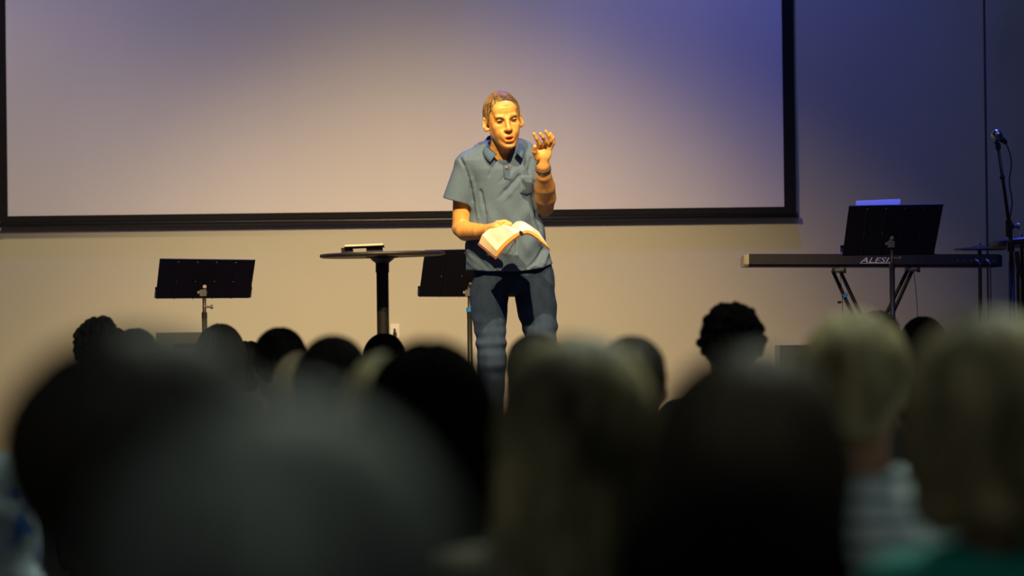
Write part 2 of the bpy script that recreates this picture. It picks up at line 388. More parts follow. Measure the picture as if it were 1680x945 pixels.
# ------------------------------------------------------------------ hair, in head coordinates
def hair_line(kind):
    if kind == 'man': return ([-.2, -.094, -.078, -.058, -.044, -.030, -.016, -.004, .022, .05, .075, .12], [.088, .088, .080, .062, .052, .020, -.012, .026, .020, -.045, -.065, -.068])
    return ([-.2, -.094, -.07, -.05, -.03, 0, .03, .06, .09, .12], [.075, .075, .06, .03, .0, -.01, -.03, -.07, -.08, -.08])
def hair(kind, t=.012, res=.006, wide=1.0, length=0.0, seed=1, n_str=220, tall=0.0, line='other', flare=0.0, tw=.0016, curl=0.0):
    rg = np.random.RandomState(seed)
    low = -.10-length-.05
    f = Field((-.20*wide-.04, -.19, low), (.20*wide+.04, .22, .22+tall), res)
    rx, ry, rz = (.073+t)*wide, .094+t, .082+t+tall
    f.ell((0, .020, .036), (rx, ry, rz), k=.01)
    if kind == 'short':
        f.cone((0, .065, -.02), (0, .055, -.06), .045, .035, .03)
    if kind in ('long', 'bob'):
        dn = -.05-length
        for s in (-1, 1):
            f.cone((s*.040*wide, .035, .01), (s*(.050+flare)*wide, .050, dn), .052, .040, .03)
        f.cone((0, .065, .01), (0, .085, dn), .055, .040, .03)
    if kind == 'curly':
        for i in range(260):
            v = rg.normal(size=3); v /= np.linalg.norm(v)
            if v[2] < -.45 or (v[1] < -.2 and v[2] < .45): continue
            c = np.array((0, .020, .036))+v*np.array((rx, ry, rz))*rg.uniform(.96, 1.075)
            f.ell(c, [rg.uniform(.007, .015)]*3, k=.004)
    if kind == 'bun': f.ell((0.01, .085, .10), (.030, .030, .028), k=.006)
    x, y, z = f.all()
    amp = {'short': .0025, 'long': .004, 'bob': .004, 'curly': .003, 'bun': .002}[kind]
    ph = np.arctan2(x, y-.02)
    f.D = (f.D + amp*np.sin(ph*26+nz(x, y, z, 30, seed)*2)*1.0 + amp*.8*nz(x, y, z, 70, seed+3)).astype(np.float32)
    a, b = hair_line(line)
    if kind in ('long', 'bob'):
        zl = np.interp(y.ravel(), [-.2, -.09, -.07, -.045, -.02, .3], [.08, .08, .06, -.02, -1, -1])[None, :, None]
    else:
        zl = np.interp(y.ravel(), a, b)[None, :, None]
    f.clip((zl+.004*nz(x, y, z, 160, seed+9)-z)*.6)
    f.ell((0, -.03, -.045), (.066, .075, .095), k=.004, op='sub')
    pos, q = f.mesh(1)
    parts = [(pos, q, np.ones((len(pos), 3))*(1+.15*nz(pos[:, 0], pos[:, 1], pos[:, 2]*.3, 60, seed+5)[:, None]))]
    P_, Q, T = [], [], []
    off = 0
    for i in range(n_str):
        a0 = rg.uniform(0, 2*PI)
        if line == 'man':
            yy = rg.uniform(-.085, .10); top = rg.rand() < .7; off_r = rg.uniform(.99, 1.025)
            g0, g1 = (rg.uniform(-.62, .3), 0) if top else (0, 0)
            if top: g1 = g0+rg.uniform(.35, .8); dy_ = .010
            else:
                sd = rg.choice((-1, 1)); g0 = sd*rg.uniform(.8, 1.4); g1 = g0+sd*rg.uniform(.15, .35); dy_ = .008
            pts = []; ok = True
            for j in range(8):
                u = j/7; g_ = g0+(g1-g0)*u; y_ = yy+dy_*u; cc = math.sqrt(max(1-((y_-.02)/ry)**2, .02))
                lift = .006*math.sin(PI*u)*(1 if top else 0)*(1 if y_ < -.03 else .3)
                p_ = (math.sin(g_)*rx*cc*off_r, y_, .036+math.cos(g_)*rz*cc*off_r+lift)
                if p_[2] < np.interp(p_[1], a, b): ok = False
                pts.append(p_)
            if not ok: continue
            pts = np.array(pts); n = len(pts); w0 = tw*rg.uniform(.6, 1.4)
            d = np.gradient(pts, axis=0); d /= np.linalg.norm(d, axis=1)[:, None]+1e-9
            out = pts-np.array((0, .02, .03)); s1 = np.cross(d, out); s1 /= np.linalg.norm(s1, axis=1)[:, None]+1e-9; s2 = np.cross(s1, d)
            taper = np.linspace(1, .3, n)[:, None]*w0
            ring = np.stack([pts+s1*taper*math.cos(k*2*PI/3)+s2*taper*math.sin(k*2*PI/3) for k in range(3)], 1).reshape(-1, 3)
            for j in range(n-1):
                for k in range(3): Q.append((off+j*3+k, off+j*3+(k+1) % 3, off+j*3+3+(k+1) % 3, off+j*3+3+k))
            P_.append(ring); T.append(np.ones((len(ring), 3))*rg.uniform(.6, 1.5)); off += len(ring)
            continue
        th1 = 1.9 if math.cos(a0) > -.2 else 1.05
        pts = []
        th0 = rg.uniform(.05, 1.2); npt = 9; off_r = rg.uniform(.985, 1.03); wv = rg.uniform(0, 6)
        if kind in ('long', 'bob') and math.cos(a0) > -.3:
            for j in range(6):
                th = th0+(1.45-th0)*j/5
                pts.append((math.sin(a0)*math.sin(th)*rx*off_r, .02+math.cos(a0)*math.sin(th)*ry*off_r, .036+math.cos(th)*rz*off_r))
            e = pts[-1]; ln = (length+.08)*rg.uniform(.8, 1.05)
            for j in range(1, 8):
                u = j/7; pts.append((e[0]*(1+flare*8*u)+.006*math.sin(wv+u*7), e[1]+.01*u+.005*math.cos(wv+u*6), e[2]-ln*u))
        else:
            span = rg.uniform(.25, .6); th_e = min(th0+span, th1)
            if th_e-th0 < .1: continue
            for j in range(npt):
                th = th0+(th_e-th0)*j/(npt-1); a1 = a0+(.15 if kind == 'curly' else .03)*math.sin(wv+j*.5)
                rr = off_r+curl*math.sin(wv+j*1.7)*.05+.02*(j/npt)
                pts.append((math.sin(a1)*math.sin(th)*rx*rr, .02+math.cos(a1)*math.sin(th)*ry*rr, .036+math.cos(th)*rz*rr))
            zz = np.interp(pts[-1][1], a, b)
            if pts[-1][2] < zz+.005 and not kind == 'curly': continue
            if kind == 'curly' and pts[-1][2] < zz-.005: continue
        pts = np.array(pts); n = len(pts); w0 = tw*rg.uniform(.6, 1.4)
        d = np.gradient(pts, axis=0); d /= np.linalg.norm(d, axis=1)[:, None]+1e-9
        out = pts-np.array((0, .02, .03)); s1 = np.cross(d, out); s1 /= np.linalg.norm(s1, axis=1)[:, None]+1e-9; s2 = np.cross(s1, d)
        taper = np.linspace(1, .3, n)[:, None]*w0
        ring = np.stack([pts+s1*taper*math.cos(k*2*PI/3)+s2*taper*math.sin(k*2*PI/3) for k in range(3)], 1).reshape(-1, 3)
        for j in range(n-1):
            for k in range(3): Q.append((off+j*3+k, off+j*3+(k+1) % 3, off+j*3+3+(k+1) % 3, off+j*3+3+k))
        P_.append(ring); T.append(np.ones((len(ring), 3))*rg.uniform(.6, 1.5)); off += len(ring)
    if P_: parts.append((np.concatenate(P_), np.array(Q), np.concatenate(T)))
    return join(parts)

# ================================================================== STRUCTURE
YW = 19.3; ZS = 0.597
def slab(name, lo, hi, m_):
    bm = bmesh.new(); lo = Vector(lo); hi = Vector(hi); box(bm, (lo+hi)/2, hi-lo); return struct(bm_obj(name, bm, m_))
slab('floor', (-6, -3, -.1), (6, YW+.2, 0), M['carpet'])
slab('ceiling', (-6, -3, 6), (6, YW+.2, 6.1), M['dark_room'])
slab('wall_left', (-6.1, -3, 0), (-6, YW+.2, 6), M['dark_room'])
slab('wall_right', (6, -3, 0), (6.1, YW+.2, 6), M['dark_room'])
slab('wall_front', (-6, -3.1, 0), (6, -3, 6), M['dark_room'])
sx = P(1619, 300, YW).x
slab('wall_back', (-6, YW, 0), (sx-.004, YW+.15, 6), M['wall'])
slab('wall_back_return', (sx+.004, YW-.012, 0), (6, YW+.15, 6), M['wall2'])
slab('trim_1', (sx-.006, YW-.006, 0), (sx+.006, YW+.14, 6), M['dark_room'])
slab('floor_stage', (-5.5, 15.6, 0.0), (5.5, YW-.002, ZS), M['stage'])
slab('baseboard_back', (-5.5, YW-.03, ZS), (5.5, YW-.013, ZS+.10), M['black'])

# ------------------------------------------------------------------ projection screen
YS = YW-0.045
a = P(12, 347, YS); b = P(1287, 347, YS)
xl, xr = a.x, b.x; zb = (a.z+b.z)/2; ztop = zb+2.75
scr = thing('projection_screen', 'large pale projection screen with black border hanging on the stage wall', 'screen', ((xl+xr)/2, YS, zb-.06))
bm = bmesh.new()          # gently rippled fabric
nx, ny = 90, 40; g = []
for i in range(nx+1):
    for j in range(ny+1):
        u = i/nx; v = j/ny; x = xl+(xr-xl)*u; z = zb+(ztop-zb)*v
        yy = YS + .0035*math.sin(u*21+v*2.0)*math.sin(v*PI*.8+.3) + .004*math.sin(u*9-v*3.5)
        g.append(bm.verts.new((x, yy, z)))
for i in range(nx):
    for j in range(ny):
        bm.faces.new((g[i*(ny+1)+j], g[(i+1)*(ny+1)+j], g[(i+1)*(ny+1)+j+1], g[i*(ny+1)+j+1]))
bm_obj('fabric', bm, M['screen'], scr, sm=True)
bw = .058
for k, (lo, hi) in enumerate((((xl-bw, zb-.03), (xl, ztop+bw)), ((xr, zb-.03), (xr+bw, ztop+bw)), ((xl, zb-.03), (xr, zb)), ((xl, ztop), (xr, ztop+bw)))):
    bm = bmesh.new(); box(bm, ((lo[0]+hi[0])/2, YS, (lo[1]+hi[1])/2), (hi[0]-lo[0], .014, hi[1]-lo[1])); bm_obj('border', bm, M['black'], scr)
bm = bmesh.new(); tube(bm, [(xl-bw, YS, zb-.044), (xr+bw, YS, zb-.044)], .013, 12); bm_obj('weight_bar', bm, M['black_metal'], scr, sm=True)
for s, xx in ((-1, xl-bw), (1, xr+bw)):
    bm = bmesh.new(); tube(bm, [(xx, YS, zb-.044), (xx+s*.012, YS, zb-.044)], .016, 12); bm_obj('end_cap', bm, M['rubber'], scr)
bm = bmesh.new(); box(bm, ((xl+xr)/2, YS-.02, ztop+.13), (xr-xl+.3, .12, .14)); bm_obj('casing', bm, M['black_metal'], scr, bevel=.01)

# ------------------------------------------------------------------ wall outlet
c = P(648, 543, YW)
ou = thing('wall_outlet', 'white outlet plate with black plug on wall right of the table column', 'outlet', (c.x, YW-.003, c.z))
bm = bmesh.new(); box(bm, (c.x, YW-.004, c.z), (.044, .006, .072)); bm_obj('plate', bm, M['white_plastic'], ou, bevel=.002)
for dz in (-.017, .017):
    bm = bmesh.new(); box(bm, (c.x, YW-.008, c.z+dz), (.022, .003, .026)); bm_obj('socket', bm, M['white_plastic'], ou)
bm = bmesh.new(); box(bm, (c.x, YW-.022, c.z-.018), (.018, .026, .022)); tube(bm, [(c.x, YW-.03, c.z-.012), (c.x+.004, YW-.034, c.z-.06), (c.x+.01, YW-.03, c.z-.35)], .003, 6)
tube(bm, [(c.x, YW-.02, c.z-.01), (c.x-.002, YW-.02, c.z+.012)], .005, 6)
tag(bm_obj('power_plug', bm, M['rubber']), 'black plug with cord in the white wall outlet', 'plug')

# ================================================================== STAGE EQUIPMENT
def music_stand(tl, tr, br, bl, pole_px, d, label, low_d=.0, tape=None, ribs=True, desk_h=.30, base_px=None):
    """desk corners in photo pixels; the top edge leans towards the hall"""
    s = F/d
    dt = d-.10; db = d+.10
    c = [P(*tl, dt), P(*tr, dt), P(*br, db), P(*bl, db)]
    pc = P(*pole_px, d+.0)
    root = thing('music_stand', label, 'music stand', (pc.x, pc.y, ZS))
    n = (c[1]-c[0]).cross(c[3]-c[0]).normalized()
    if n.y > 0: n = -n        # towards the camera
    bm = bmesh.new(); q = [bm.verts.new(p) for p in c]+[bm.verts.new(p-n*.004) for p in c]
    for f_ in ((0,1,2,3),(7,6,5,4),(0,4,5,1),(1,5,6,2),(2,6,7,3),(3,7,4,0)): bm.faces.new([q[i] for i in f_])
    bm_obj('desk', bm, M['stand_metal'], root)
    # ledge at the bottom on the player's side
    u = (c[2]-c[3]).normalized(); up = (c[0]-c[3]).normalized()
    R = Matrix((u, -n, u.cross(-n))).transposed()
    L = (c[2]-c[3]).length; mid = (c[2]+c[3])/2
    bm = bmesh.new(); box(bm, mid-n*.028+up*.004, (L+.012, .050, .004), R); box(bm, mid-n*.052+up*.012, (L+.012, .004, .018), R); bm_obj('ledge', bm, M['stand_metal'], root)
    if ribs:
        for k in range(4):
            t = .2+.2*k
            a_ = c[0].lerp(c[1], t)+n*.003; b_ = c[3].lerp(c[2], t)+n*.003; m_ = a_.lerp(b_, .55)
            bm = bmesh.new(); tube(bm, [a_.lerp(b_, .04), b_], .0022, 6); bm_obj('rib', bm, M['key_body'], root)
            for p in (a_.lerp(b_, .06), m_):
                rr = .0045; bm = bmesh.new()
                lathe(bm, p, [(rr, 0), (rr*.8, .002), (rr*.3, .003)], 10, (n.to_track_quat('Z', 'Y')).to_matrix())
                bm_obj('bolt', bm, M['grey_metal'], root)
    # head clamp and telescoping pole
    bot = Vector((pc.x, pc.y, ZS+.03)); top = Vector((pc.x, pc.y, pc.z))
    bm = bmesh.new(); dc = (c[0]+c[1]+c[2]+c[3])/4
    tube(bm, [top, Vector((pc.x, pc.y, pc.z+.01))], .015, 12); box(bm, top+Vector((-.004, -.002, .004)), (.030, .03, .03)); tube(bm, [top+Vector((0, 0, .0)), top+Vector((.0, .02, .03)), (dc+top)/2+Vector((0, .0, .0))], .009, 8)
    tube(bm, [top+Vector((-.03, -.004, .005)), top+Vector((-.008, -.004, .005))], .009, 10)
    bm_obj('tilt_clamp', bm, M['grey_metal'], root, sm=False)
    zmid = pc.z-.20
    bm = bmesh.new(); tube(bm, [top, (pc.x, pc.y, zmid)], .0085, 14); bm_obj('upper_pole', bm, M['black_metal'], root, sm=True)
    bm = bmesh.new(); tube(bm, [(pc.x, pc.y, pc.z-.085), (pc.x, pc.y, pc.z-.115)], .013, 14); bm_obj('height_clutch', bm, M['black_metal'], root); bm = bmesh.new(); tube(bm, [(pc.x+.004, pc.y-.01, pc.z-.06), (pc.x+.028, pc.y-.01, pc.z-.06), (pc.x+.030, pc.y-.01, pc.z-.06), (pc.x+.040, pc.y-.01, pc.z-.06)], [.005, .005, .010, .010], 10); bm_obj('height_knob', bm, M['grey_metal'], root)
    bm = bmesh.new(); tube(bm, [(pc.x, pc.y, pc.z-.10), bot], .0125, 14); bm_obj('lower_pole', bm, M['black_metal'], root, sm=True)
    if tape is not None:
        tz = P(pole_px[0], tape, d).z
        bm = bmesh.new(); tube(bm, [(pc.x, pc.y, tz-.010), (pc.x, pc.y, tz+.010)], .0155, 14); bm_obj('tape_band', bm, M['blue_tape'], root)
    for k in range(3):
        a_ = 2*PI*k/3+.5; e = Vector((math.cos(a_)*.26, math.sin(a_)*.26, 0))
        bm = bmesh.new(); tube(bm, [Vector((pc.x, pc.y, ZS+.20)), Vector((pc.x, pc.y, ZS+.13))+e*.4, Vector((pc.x, pc.y, ZS+.008))+e], .008, 8); bm_obj('leg', bm, M['black_metal'], root, sm=True)
    return root
music_stand((262, 425), (419, 427), (410, 489), (255, 490), (335, 482), 17.6, 'black music stand with ribbed back standing alone at left of the stage')
music_stand((697, 411), (862, 408), (853, 487), (687, 487), (770, 482), 18.3, 'black music stand with blue tape standing half hidden behind the speaking person', tape=508)
ms3 = music_stand((1393, 338), (1548, 335), (1532, 418), (1382, 420), (1463, 402), 17.5, 'tall black music stand in front of the electronic keyboard at right')
# translucent sheet added to imitate the blue glow above the third stand
a = P(1405, 331, 17.44); b = P(1478, 328, 17.44); e_ = P(1472, 410, 17.63); g_ = P(1398, 412, 17.63)
bm = bmesh.new(); q = [bm.verts.new(p+Vector((0, .010, .004))) for p in (a, b, e_, g_)]; q2 = [bm.verts.new(v.co+Vector((0, .003, .0015))) for v in q]
bm.faces.new(q); bm.faces.new(q2[::-1])
for i in range(4): bm.faces.new((q[i], q2[i], q2[(i+1) % 4], q[(i+1) % 4]))
tag(bm_obj('glow_sheet', bm, M['sheet']), 'added translucent sheet imitating blue glow above the tall stand before the keyboard', 'glow sheet')

# ------------------------------------------------------------------ high table
tc_ = P(627, 418, 17.3); Rt = .282
tb = thing('high_table', 'round high table with dark top and thick black column', 'table', (tc_.x, tc_.y, ZS))
bm = bmesh.new(); Rr = Matrix.Rotation(rad(-0.9), 3, 'Y') @ Matrix.Rotation(rad(-.3), 3, 'X')
lathe(bm, (tc_.x, tc_.y, tc_.z), [(Rt-.012, -.009), (Rt-.002, -.006), (Rt, 0), (Rt-.002, .007), (Rt-.01, .009)], 64, Rr); bm_obj('table_top', bm, M['wood_top'], tb, sm=False)
bm = bmesh.new(); lathe(bm, (tc_.x, tc_.y, tc_.z-.010), [(.032, -.026), (.045, -.016), (.056, -.006), (.075, -.004), (.075, 0)], 32); bm_obj('mounting_flange', bm, M['black_metal'], tb, sm=False)
bm = bmesh.new(); tube(bm, [(tc_.x, tc_.y, tc_.z-.03), (tc_.x, tc_.y, tc_.z-.08)], .0305, 28); bm_obj('column_collar', bm, M['black_metal'], tb, sm=False)
bm = bmesh.new(); tube(bm, [(tc_.x, tc_.y, tc_.z-.03), (tc_.x, tc_.y, ZS+.03)], .0275, 28); bm_obj('column', bm, M['black_metal'], tb, sm=False)
bm = bmesh.new(); lathe(bm, (tc_.x, tc_.y, ZS), [(.24, 0), (.24, .008), (.20, .016), (.05, .03), (.035, .05)], 48); bm_obj('base', bm, M['black_metal'], tb)
# tablet on its wedge holder
a = P(595, 408, 17.2)
hb = thing('tablet', 'silver edged tablet propped on a low dark holder on the round table', 'tablet', (a.x, a.y, tc_.z+.009))
Rk = Matrix.Rotation(rad(-1.6), 3, 'Y') @ Matrix.Rotation(rad(-2), 3, 'X')
top_ = P(598, 403.2, 17.2)
bm = bmesh.new(); box(bm, top_, (.172, .12, .008), Rk); bm_obj('slab', bm, M['white_plastic'], hb, bevel=.002)
bm = bmesh.new(); box(bm, top_+Vector((0, 0, -.0058)), (.176, .124, .004), Rk); bm_obj('case', bm, M['rubber'], hb)
for xx, hh in ((-.078, .020), (.045, .020)):
    bm = bmesh.new(); box(bm, (top_.x+xx, top_.y, tc_.z+.0115+hh/2), (.05 if xx < 0 else .07, .09, hh), Matrix.Rotation(rad(-4), 3, 'Y')); bm_obj('holder_foot', bm, M['rubber'], hb)

# ------------------------------------------------------------------ electronic keyboard
DK = 17.9
kl = P(1221, 427, DK); kr = P(1645, 427.5, DK); kd = .30
kc = (kl+kr)/2; kc.y += kd/2; ku = (kr-kl); KL = ku.length; ku.normalize(); 
ky = Vector((-ku.y, ku.x, 0)).normalized(); kz = ku.cross(ky); RK = Matrix((ku, ky, kz)).transposed()
kb = thing('electronic_keyboard', 'long black electronic piano on a crossed stand, rear side with lettering', 'keyboard', (kc.x, kc.y, kc.z-.03))
def kbox(name, c, s, m_, bev=0, par=None):
    bm = bmesh.new(); box(bm, kc+RK@Vector(c), s, RK); return bm_obj(name, bm, m_, par or kb, bevel=bev)
# body with a chamfered underside
bm = bmesh.new(); prof = [(-.15, .030), (-.15, -.018), (-.135, -.030), (.15, -.030), (.15, .008), (.02, .010), (.0, .030)]
ra = [bm.verts.new(kc+RK@Vector((-KL/2+.022, y, z))) for y, z in prof]; rb = [bm.verts.new(kc+RK@Vector((KL/2-.022, y, z))) for y, z in prof]
for i in range(len(prof)): j = (i+1) % len(prof); bm.faces.new((ra[i], ra[j], rb[j], rb[i]))
bm.faces.new(ra); bm.faces.new(rb[::-1]); bm_obj('body', bm, M['key_body'], kb)
for s, mm in ((-1, M['key_end']), (1, M['key_body'])):
    bm = bmesh.new(); x0 = s*(KL/2-.022); x1 = s*KL/2
    pa = [(x0, -.15, .030), (x0, -.15, -.018), (x0, -.135, -.030), (x0, .15, -.030), (x0, .15, .02), (x0, .0, .030)]
    pb = [(x1, -.130, .024), (x1, -.130, -.016), (x1, -.120, -.028), (x1, .14, -.028), (x1, .14, .015), (x1, .0, .024)]
    va = [bm.verts.new(kc+RK@Vector(p)) for p in pa]; vb = [bm.verts.new(kc+RK@Vector(p)) for p in pb]
    for i in range(6): bm.faces.new((va[i], va[(i+1) % 6], vb[(i+1) % 6], vb[i]))
    bm.faces.new(va); bm.faces.new(vb[::-1]); e_ = bm_obj('end_cap', bm, mm, kb)
    if s < 0: e_['label'] = 'pale end cap'
nk = 45; kw = (KL-.06)/nk; wk = []
for i in range(nk):
    o = kbox('white_key', (-KL/2+.03+kw*(i+.5), .085, .013), (kw*.92, .125, .010), M['white_plastic'])
for i in range(nk-1):
    if i % 7 in (2, 6): continue
    kbox('black_key', (-KL/2+.03+kw*(i+1), .065, .021), (kw*.5, .08, .010), M['rubber'])
# lettering on the rear
cu_ = bpy.data.curves.new('logo', 'FONT'); cu_.body = 'ALESIS'; cu_.size = .040; cu_.shear = .35; cu_.extrude = .0006; cu_.space_character = 1.0
tmp = bpy.data.objects.new('tmp', cu_); COL.objects.link(tmp); bpy.context.view_layer.update()
me = bpy.data.meshes.new_from_object(tmp.evaluated_get(bpy.context.evaluated_depsgraph_get())); bpy.data.objects.remove(tmp)
xs = [v.co.x for v in me.vertices]; x0, x1 = min(xs), max(xs); z1 = max(v.co.y for v in me.vertices)
la = P(1411, 431, DK-.003); lw = 57/F*DK; lh = 8.6/F*DK
for v in me.vertices:
    q = v.co.copy(); v.co = la + ku*((q.x-x0)/(x1-x0)*lw) + kz*(q.y/z1*lh) + Vector((0, -.001+ -q.z, 0))
link('logo_lettering', me, M['logo'], kb)
bm = bmesh.new(); box(bm, la+ku*(lw*.45)+Vector((0, -.0005, -.0025)), (lw*.9, .001, .0022), RK); bm_obj('logo_underline', bm, M['logo'], kb)
for px in (1571, 1582, 1593, 1604, 1618, 1630):
    p = P(px, 428, DK-.002); bm = bmesh.new(); tube(bm, [p+Vector((0, .004, 0)), p+Vector((0, -.003, 0))], .005, 12); bm_obj('jack_socket', bm, M['grey_metal'], kb)
for px, e_, lab in ((1603, 1604, 'black cable hanging from the keyboard jacks, left one with blue lit plug'), (1620, 1616, 'black cable hanging from the keyboard jacks, right one with blue lit plug')):
    p = P(px, 428, DK-.012); q = P(e_, 560, DK+.05)
    r_ = thing('audio_cable', lab, 'cable', tuple(p))
    bm = bmesh.new(); tube(bm, [p+Vector((-.006, .006, .004)), p+Vector((.006, -.022, -.006))], .0055, 10); bm_obj('plug', bm, M['chrome'], r_)
    z0 = ZS+.004
    pts = [p+Vector((.006, -.022, -.006)), p+Vector((.010, -.03, -.03))]+[p+Vector((.010+.006*math.sin(t*3)+(q.x-p.x)*t, -.02, -.03-t*(p.z-.03-z0))) for t in np.linspace(.08, 1, 14)]
    bm = bmesh.new(); tube(bm, pts, .0026, 6); bm_obj('cord', bm, M['cable'], r_, sm=True)
# crossed stand
ksl = P(1376, 443, DK+.02); ksr = P(1497, 443, DK+.02)
ks = thing('keyboard_stand', 'black crossed tube stand carrying the electronic keyboard', 'stand', ((ksl.x+ksr.x)/2, kc.y, ZS))
def arm(a_, b_, y, nm='arm_tube', r_=.011, mm='black_metal'):
    bm = bmesh.new(); tube(bm, [(a_.x, y, a_.z), (b_.x, y, b_.z)], r_, 12); return bm_obj(nm, bm, M[mm], ks, sm=False)
cx_ = P(1434, 560, DK+.05)
ll = Vector((cx_.x-(ksl.x-cx_.x)*-1.0*-.9, 0, 0))
for y in (kc.y-.05,):
    fl = Vector((cx_.x+.30, y, ZS+.012)); fr = Vector((cx_.x-.30, y, ZS+.012))
    arm(Vector((ksl.x+.012, y, ksl.z)), cx_, y, r_=.009); arm(cx_, fl, y, 'leg', .009); arm(Vector((ksr.x-.012, y+.025, ksr.z)), Vector((cx_.x+.0, y, cx_.z)), y+.025, r_=.009); arm(cx_, fr, y+.025, 'leg', .009)
    for e_ in (fl, fr):
        bm = bmesh.new(); tube(bm, [e_+Vector((0, -.16, 0)), e_+Vector((0, .24, 0))], .012, 10); bm_obj('foot_bar', bm, M['black_metal'], ks)
    arm(Vector((ksl.x-.018, y, ksl.z)), Vector((cx_.x-.035, y, cx_.z-.0)), y+.05, r_=.009)
    arm(Vector((ksr.x+.006, y, ksr.z)), Vector((cx_.x+.03, y, cx_.z-.0)), y-.02, r_=.009)
for k_, (p, wdt) in enumerate(((ksl, .065), (ksr, .065))):
    bm = bmesh.new(); z_ = kc.z-.0435
    tube(bm, [(p.x-wdt/2+.004, kc.y-.145, z_-.004), (p.x+wdt/2-.004, kc.y-.145, z_)], .009, 12)
    tube(bm, [(p.x, kc.y-.15, z_), (p.x, kc.y+.16, z_)], .011, 12); bm_obj('support_bar', bm, M['grey_metal'], ks)
    for s in (-1, 1):
        bm = bmesh.new(); tube(bm, [(p.x+s*(wdt/2-.012), kc.y-.147, z_-.002), (p.x+s*wdt/2, kc.y-.147, z_-.002)], .0125, 14); bm_obj('end_cap', bm, M['rubber'], ks)
bm = bmesh.new(); tube(bm, [(cx_.x, kc.y-.17, cx_.z), (cx_.x, kc.y+.2, cx_.z)], .022, 16); bm_obj('pivot', bm, M['black_metal'], ks)
p = P(1389.5, 484, DK); bm = bmesh.new(); q = Vector((ksl.x-.018, kc.y-.08, ksl.z)); e_ = Vector((cx_.x-.035, kc.y-.08, cx_.z)); t_ = (q.z-p.z)/(q.z-e_.z); c_ = q.lerp(e_, t_)
tube(bm, [c_+(q-e_).normalized()*.008, c_-(q-e_).normalized()*.008], .012, 12); bm_obj('tape_band', bm, M['blue_tape'], ks)
for (x0, x1, lab, hook) in ((1378, 1383, 'thin cord with a small clip dangling left under the keyboard', True), (1499, 1493, 'thin cord looping down right under the keyboard', False)):
    a_ = P(x0, 444, DK-.01); b_ = P(x1, 515 if hook else 535, DK-.01); b_.z = ZS+.004
    r_ = thing('dangling_cord', lab, 'cord', tuple(a_))
    pts = [a_.lerp(b_, t)+Vector((.008*math.sin(t*9)*(1 if hook else 0)+(0 if hook else .02*math.sin(t*PI*2)), 0, 0)) for t in np.linspace(0, 1, 16)]
    bm = bmesh.new(); tube(bm, pts, .0016, 6); bm_obj('cord', bm, M['cable'], r_, sm=True)
    if hook:
        h_ = P(1377, 496, DK-.01); bm = bmesh.new(); box(bm, h_, (.016, .008, .012)); box(bm, h_+Vector((.010, 0, .002)), (.014, .004, .004)); bm_obj('clip', bm, M['rubber'], r_)

# ------------------------------------------------------------------ drum pads behind the keyboard
def disc(name, px, py, d, r_, th, tilt, label, cat, m_='black_metal', stand=True, rolly=0):
    c_ = P(px, py, d); root = thing(name, label, cat, (c_.x, c_.y, ZS))
    R_ = Matrix.Rotation(rad(rolly), 3, 'Y') @ Matrix.Rotation(rad(tilt), 3, 'X')
    bm = bmesh.new(); lathe(bm, c_, [(r_-.006, -th/2), (r_, -th/4), (r_, th/4), (r_-.012, th/2), (r_*.3, th/2+.006), (.02, th/2+.012)], 48, R_); bm_obj('pad', bm, M[m_], root, sm=False)
    bm = bmesh.new(); lathe(bm, c_+R_@Vector((0, 0, th/2+.012)), [(.008, 0), (.008, .012), (.003, .02)], 12, R_); bm_obj('wing_nut', bm, M['chrome'], root)
    if stand:
        bm = bmesh.new(); tube(bm, [c_+Vector((0, 0, -.005)), (c_.x, c_.y, ZS+.02)], .010, 10); bm_obj('pole', bm, M['black_metal'], root)
        for k in range(3):
            a_ = 2*PI*k/3+.9; e = Vector((math.cos(a_)*.24, math.sin(a_)*.24, 0))
            bm = bmesh.new(); tube(bm, [Vector((c_.x, c_.y, ZS+.25)), Vector((c_.x, c_.y, ZS+.01))+e], .007, 8); bm_obj('leg', bm, M['black_metal'], root)
    return root
disc('cymbal', 1607, 409, 18.6, .125, .012, 1.0, 'thin dark cymbal pad seen edge on above the keyboard right end', 'cymbal')
disc('drum_pad', 1676, 398, 18.3, .155, .030, -3, 'dark round drum pad with blue lit rim at the right frame edge', 'drum', rolly=-4)
c_ = P(1669, 430, 18.08)
dd = thing('drum_module', 'small dark drum controller hanging under the pad at right edge', 'drum module', tuple(c_))
bm = bmesh.new(); box(bm, c_, (.022, .05, .10), Matrix.Rotation(rad(-6), 3, 'Y')); bm_obj('housing', bm, M['black_metal'], dd, bevel=.004)
bm = bmesh.new(); tube(bm, [c_+Vector((0, 0, -.04)), (c_.x+.01, c_.y, ZS+.0)], .009, 10); bm_obj('post', bm, M['black_metal'], dd)
bm = bmesh.new(); tube(bm, bezier(c_+Vector((.0, -.03, -.03)), P(1690, 480, 18.4), .03)+bezier(P(1690, 480, 18.4), (c_.x+.12, c_.y, ZS+.004), .0, 6), .003, 6); bm_obj('cable', bm, M['cable'], dd)

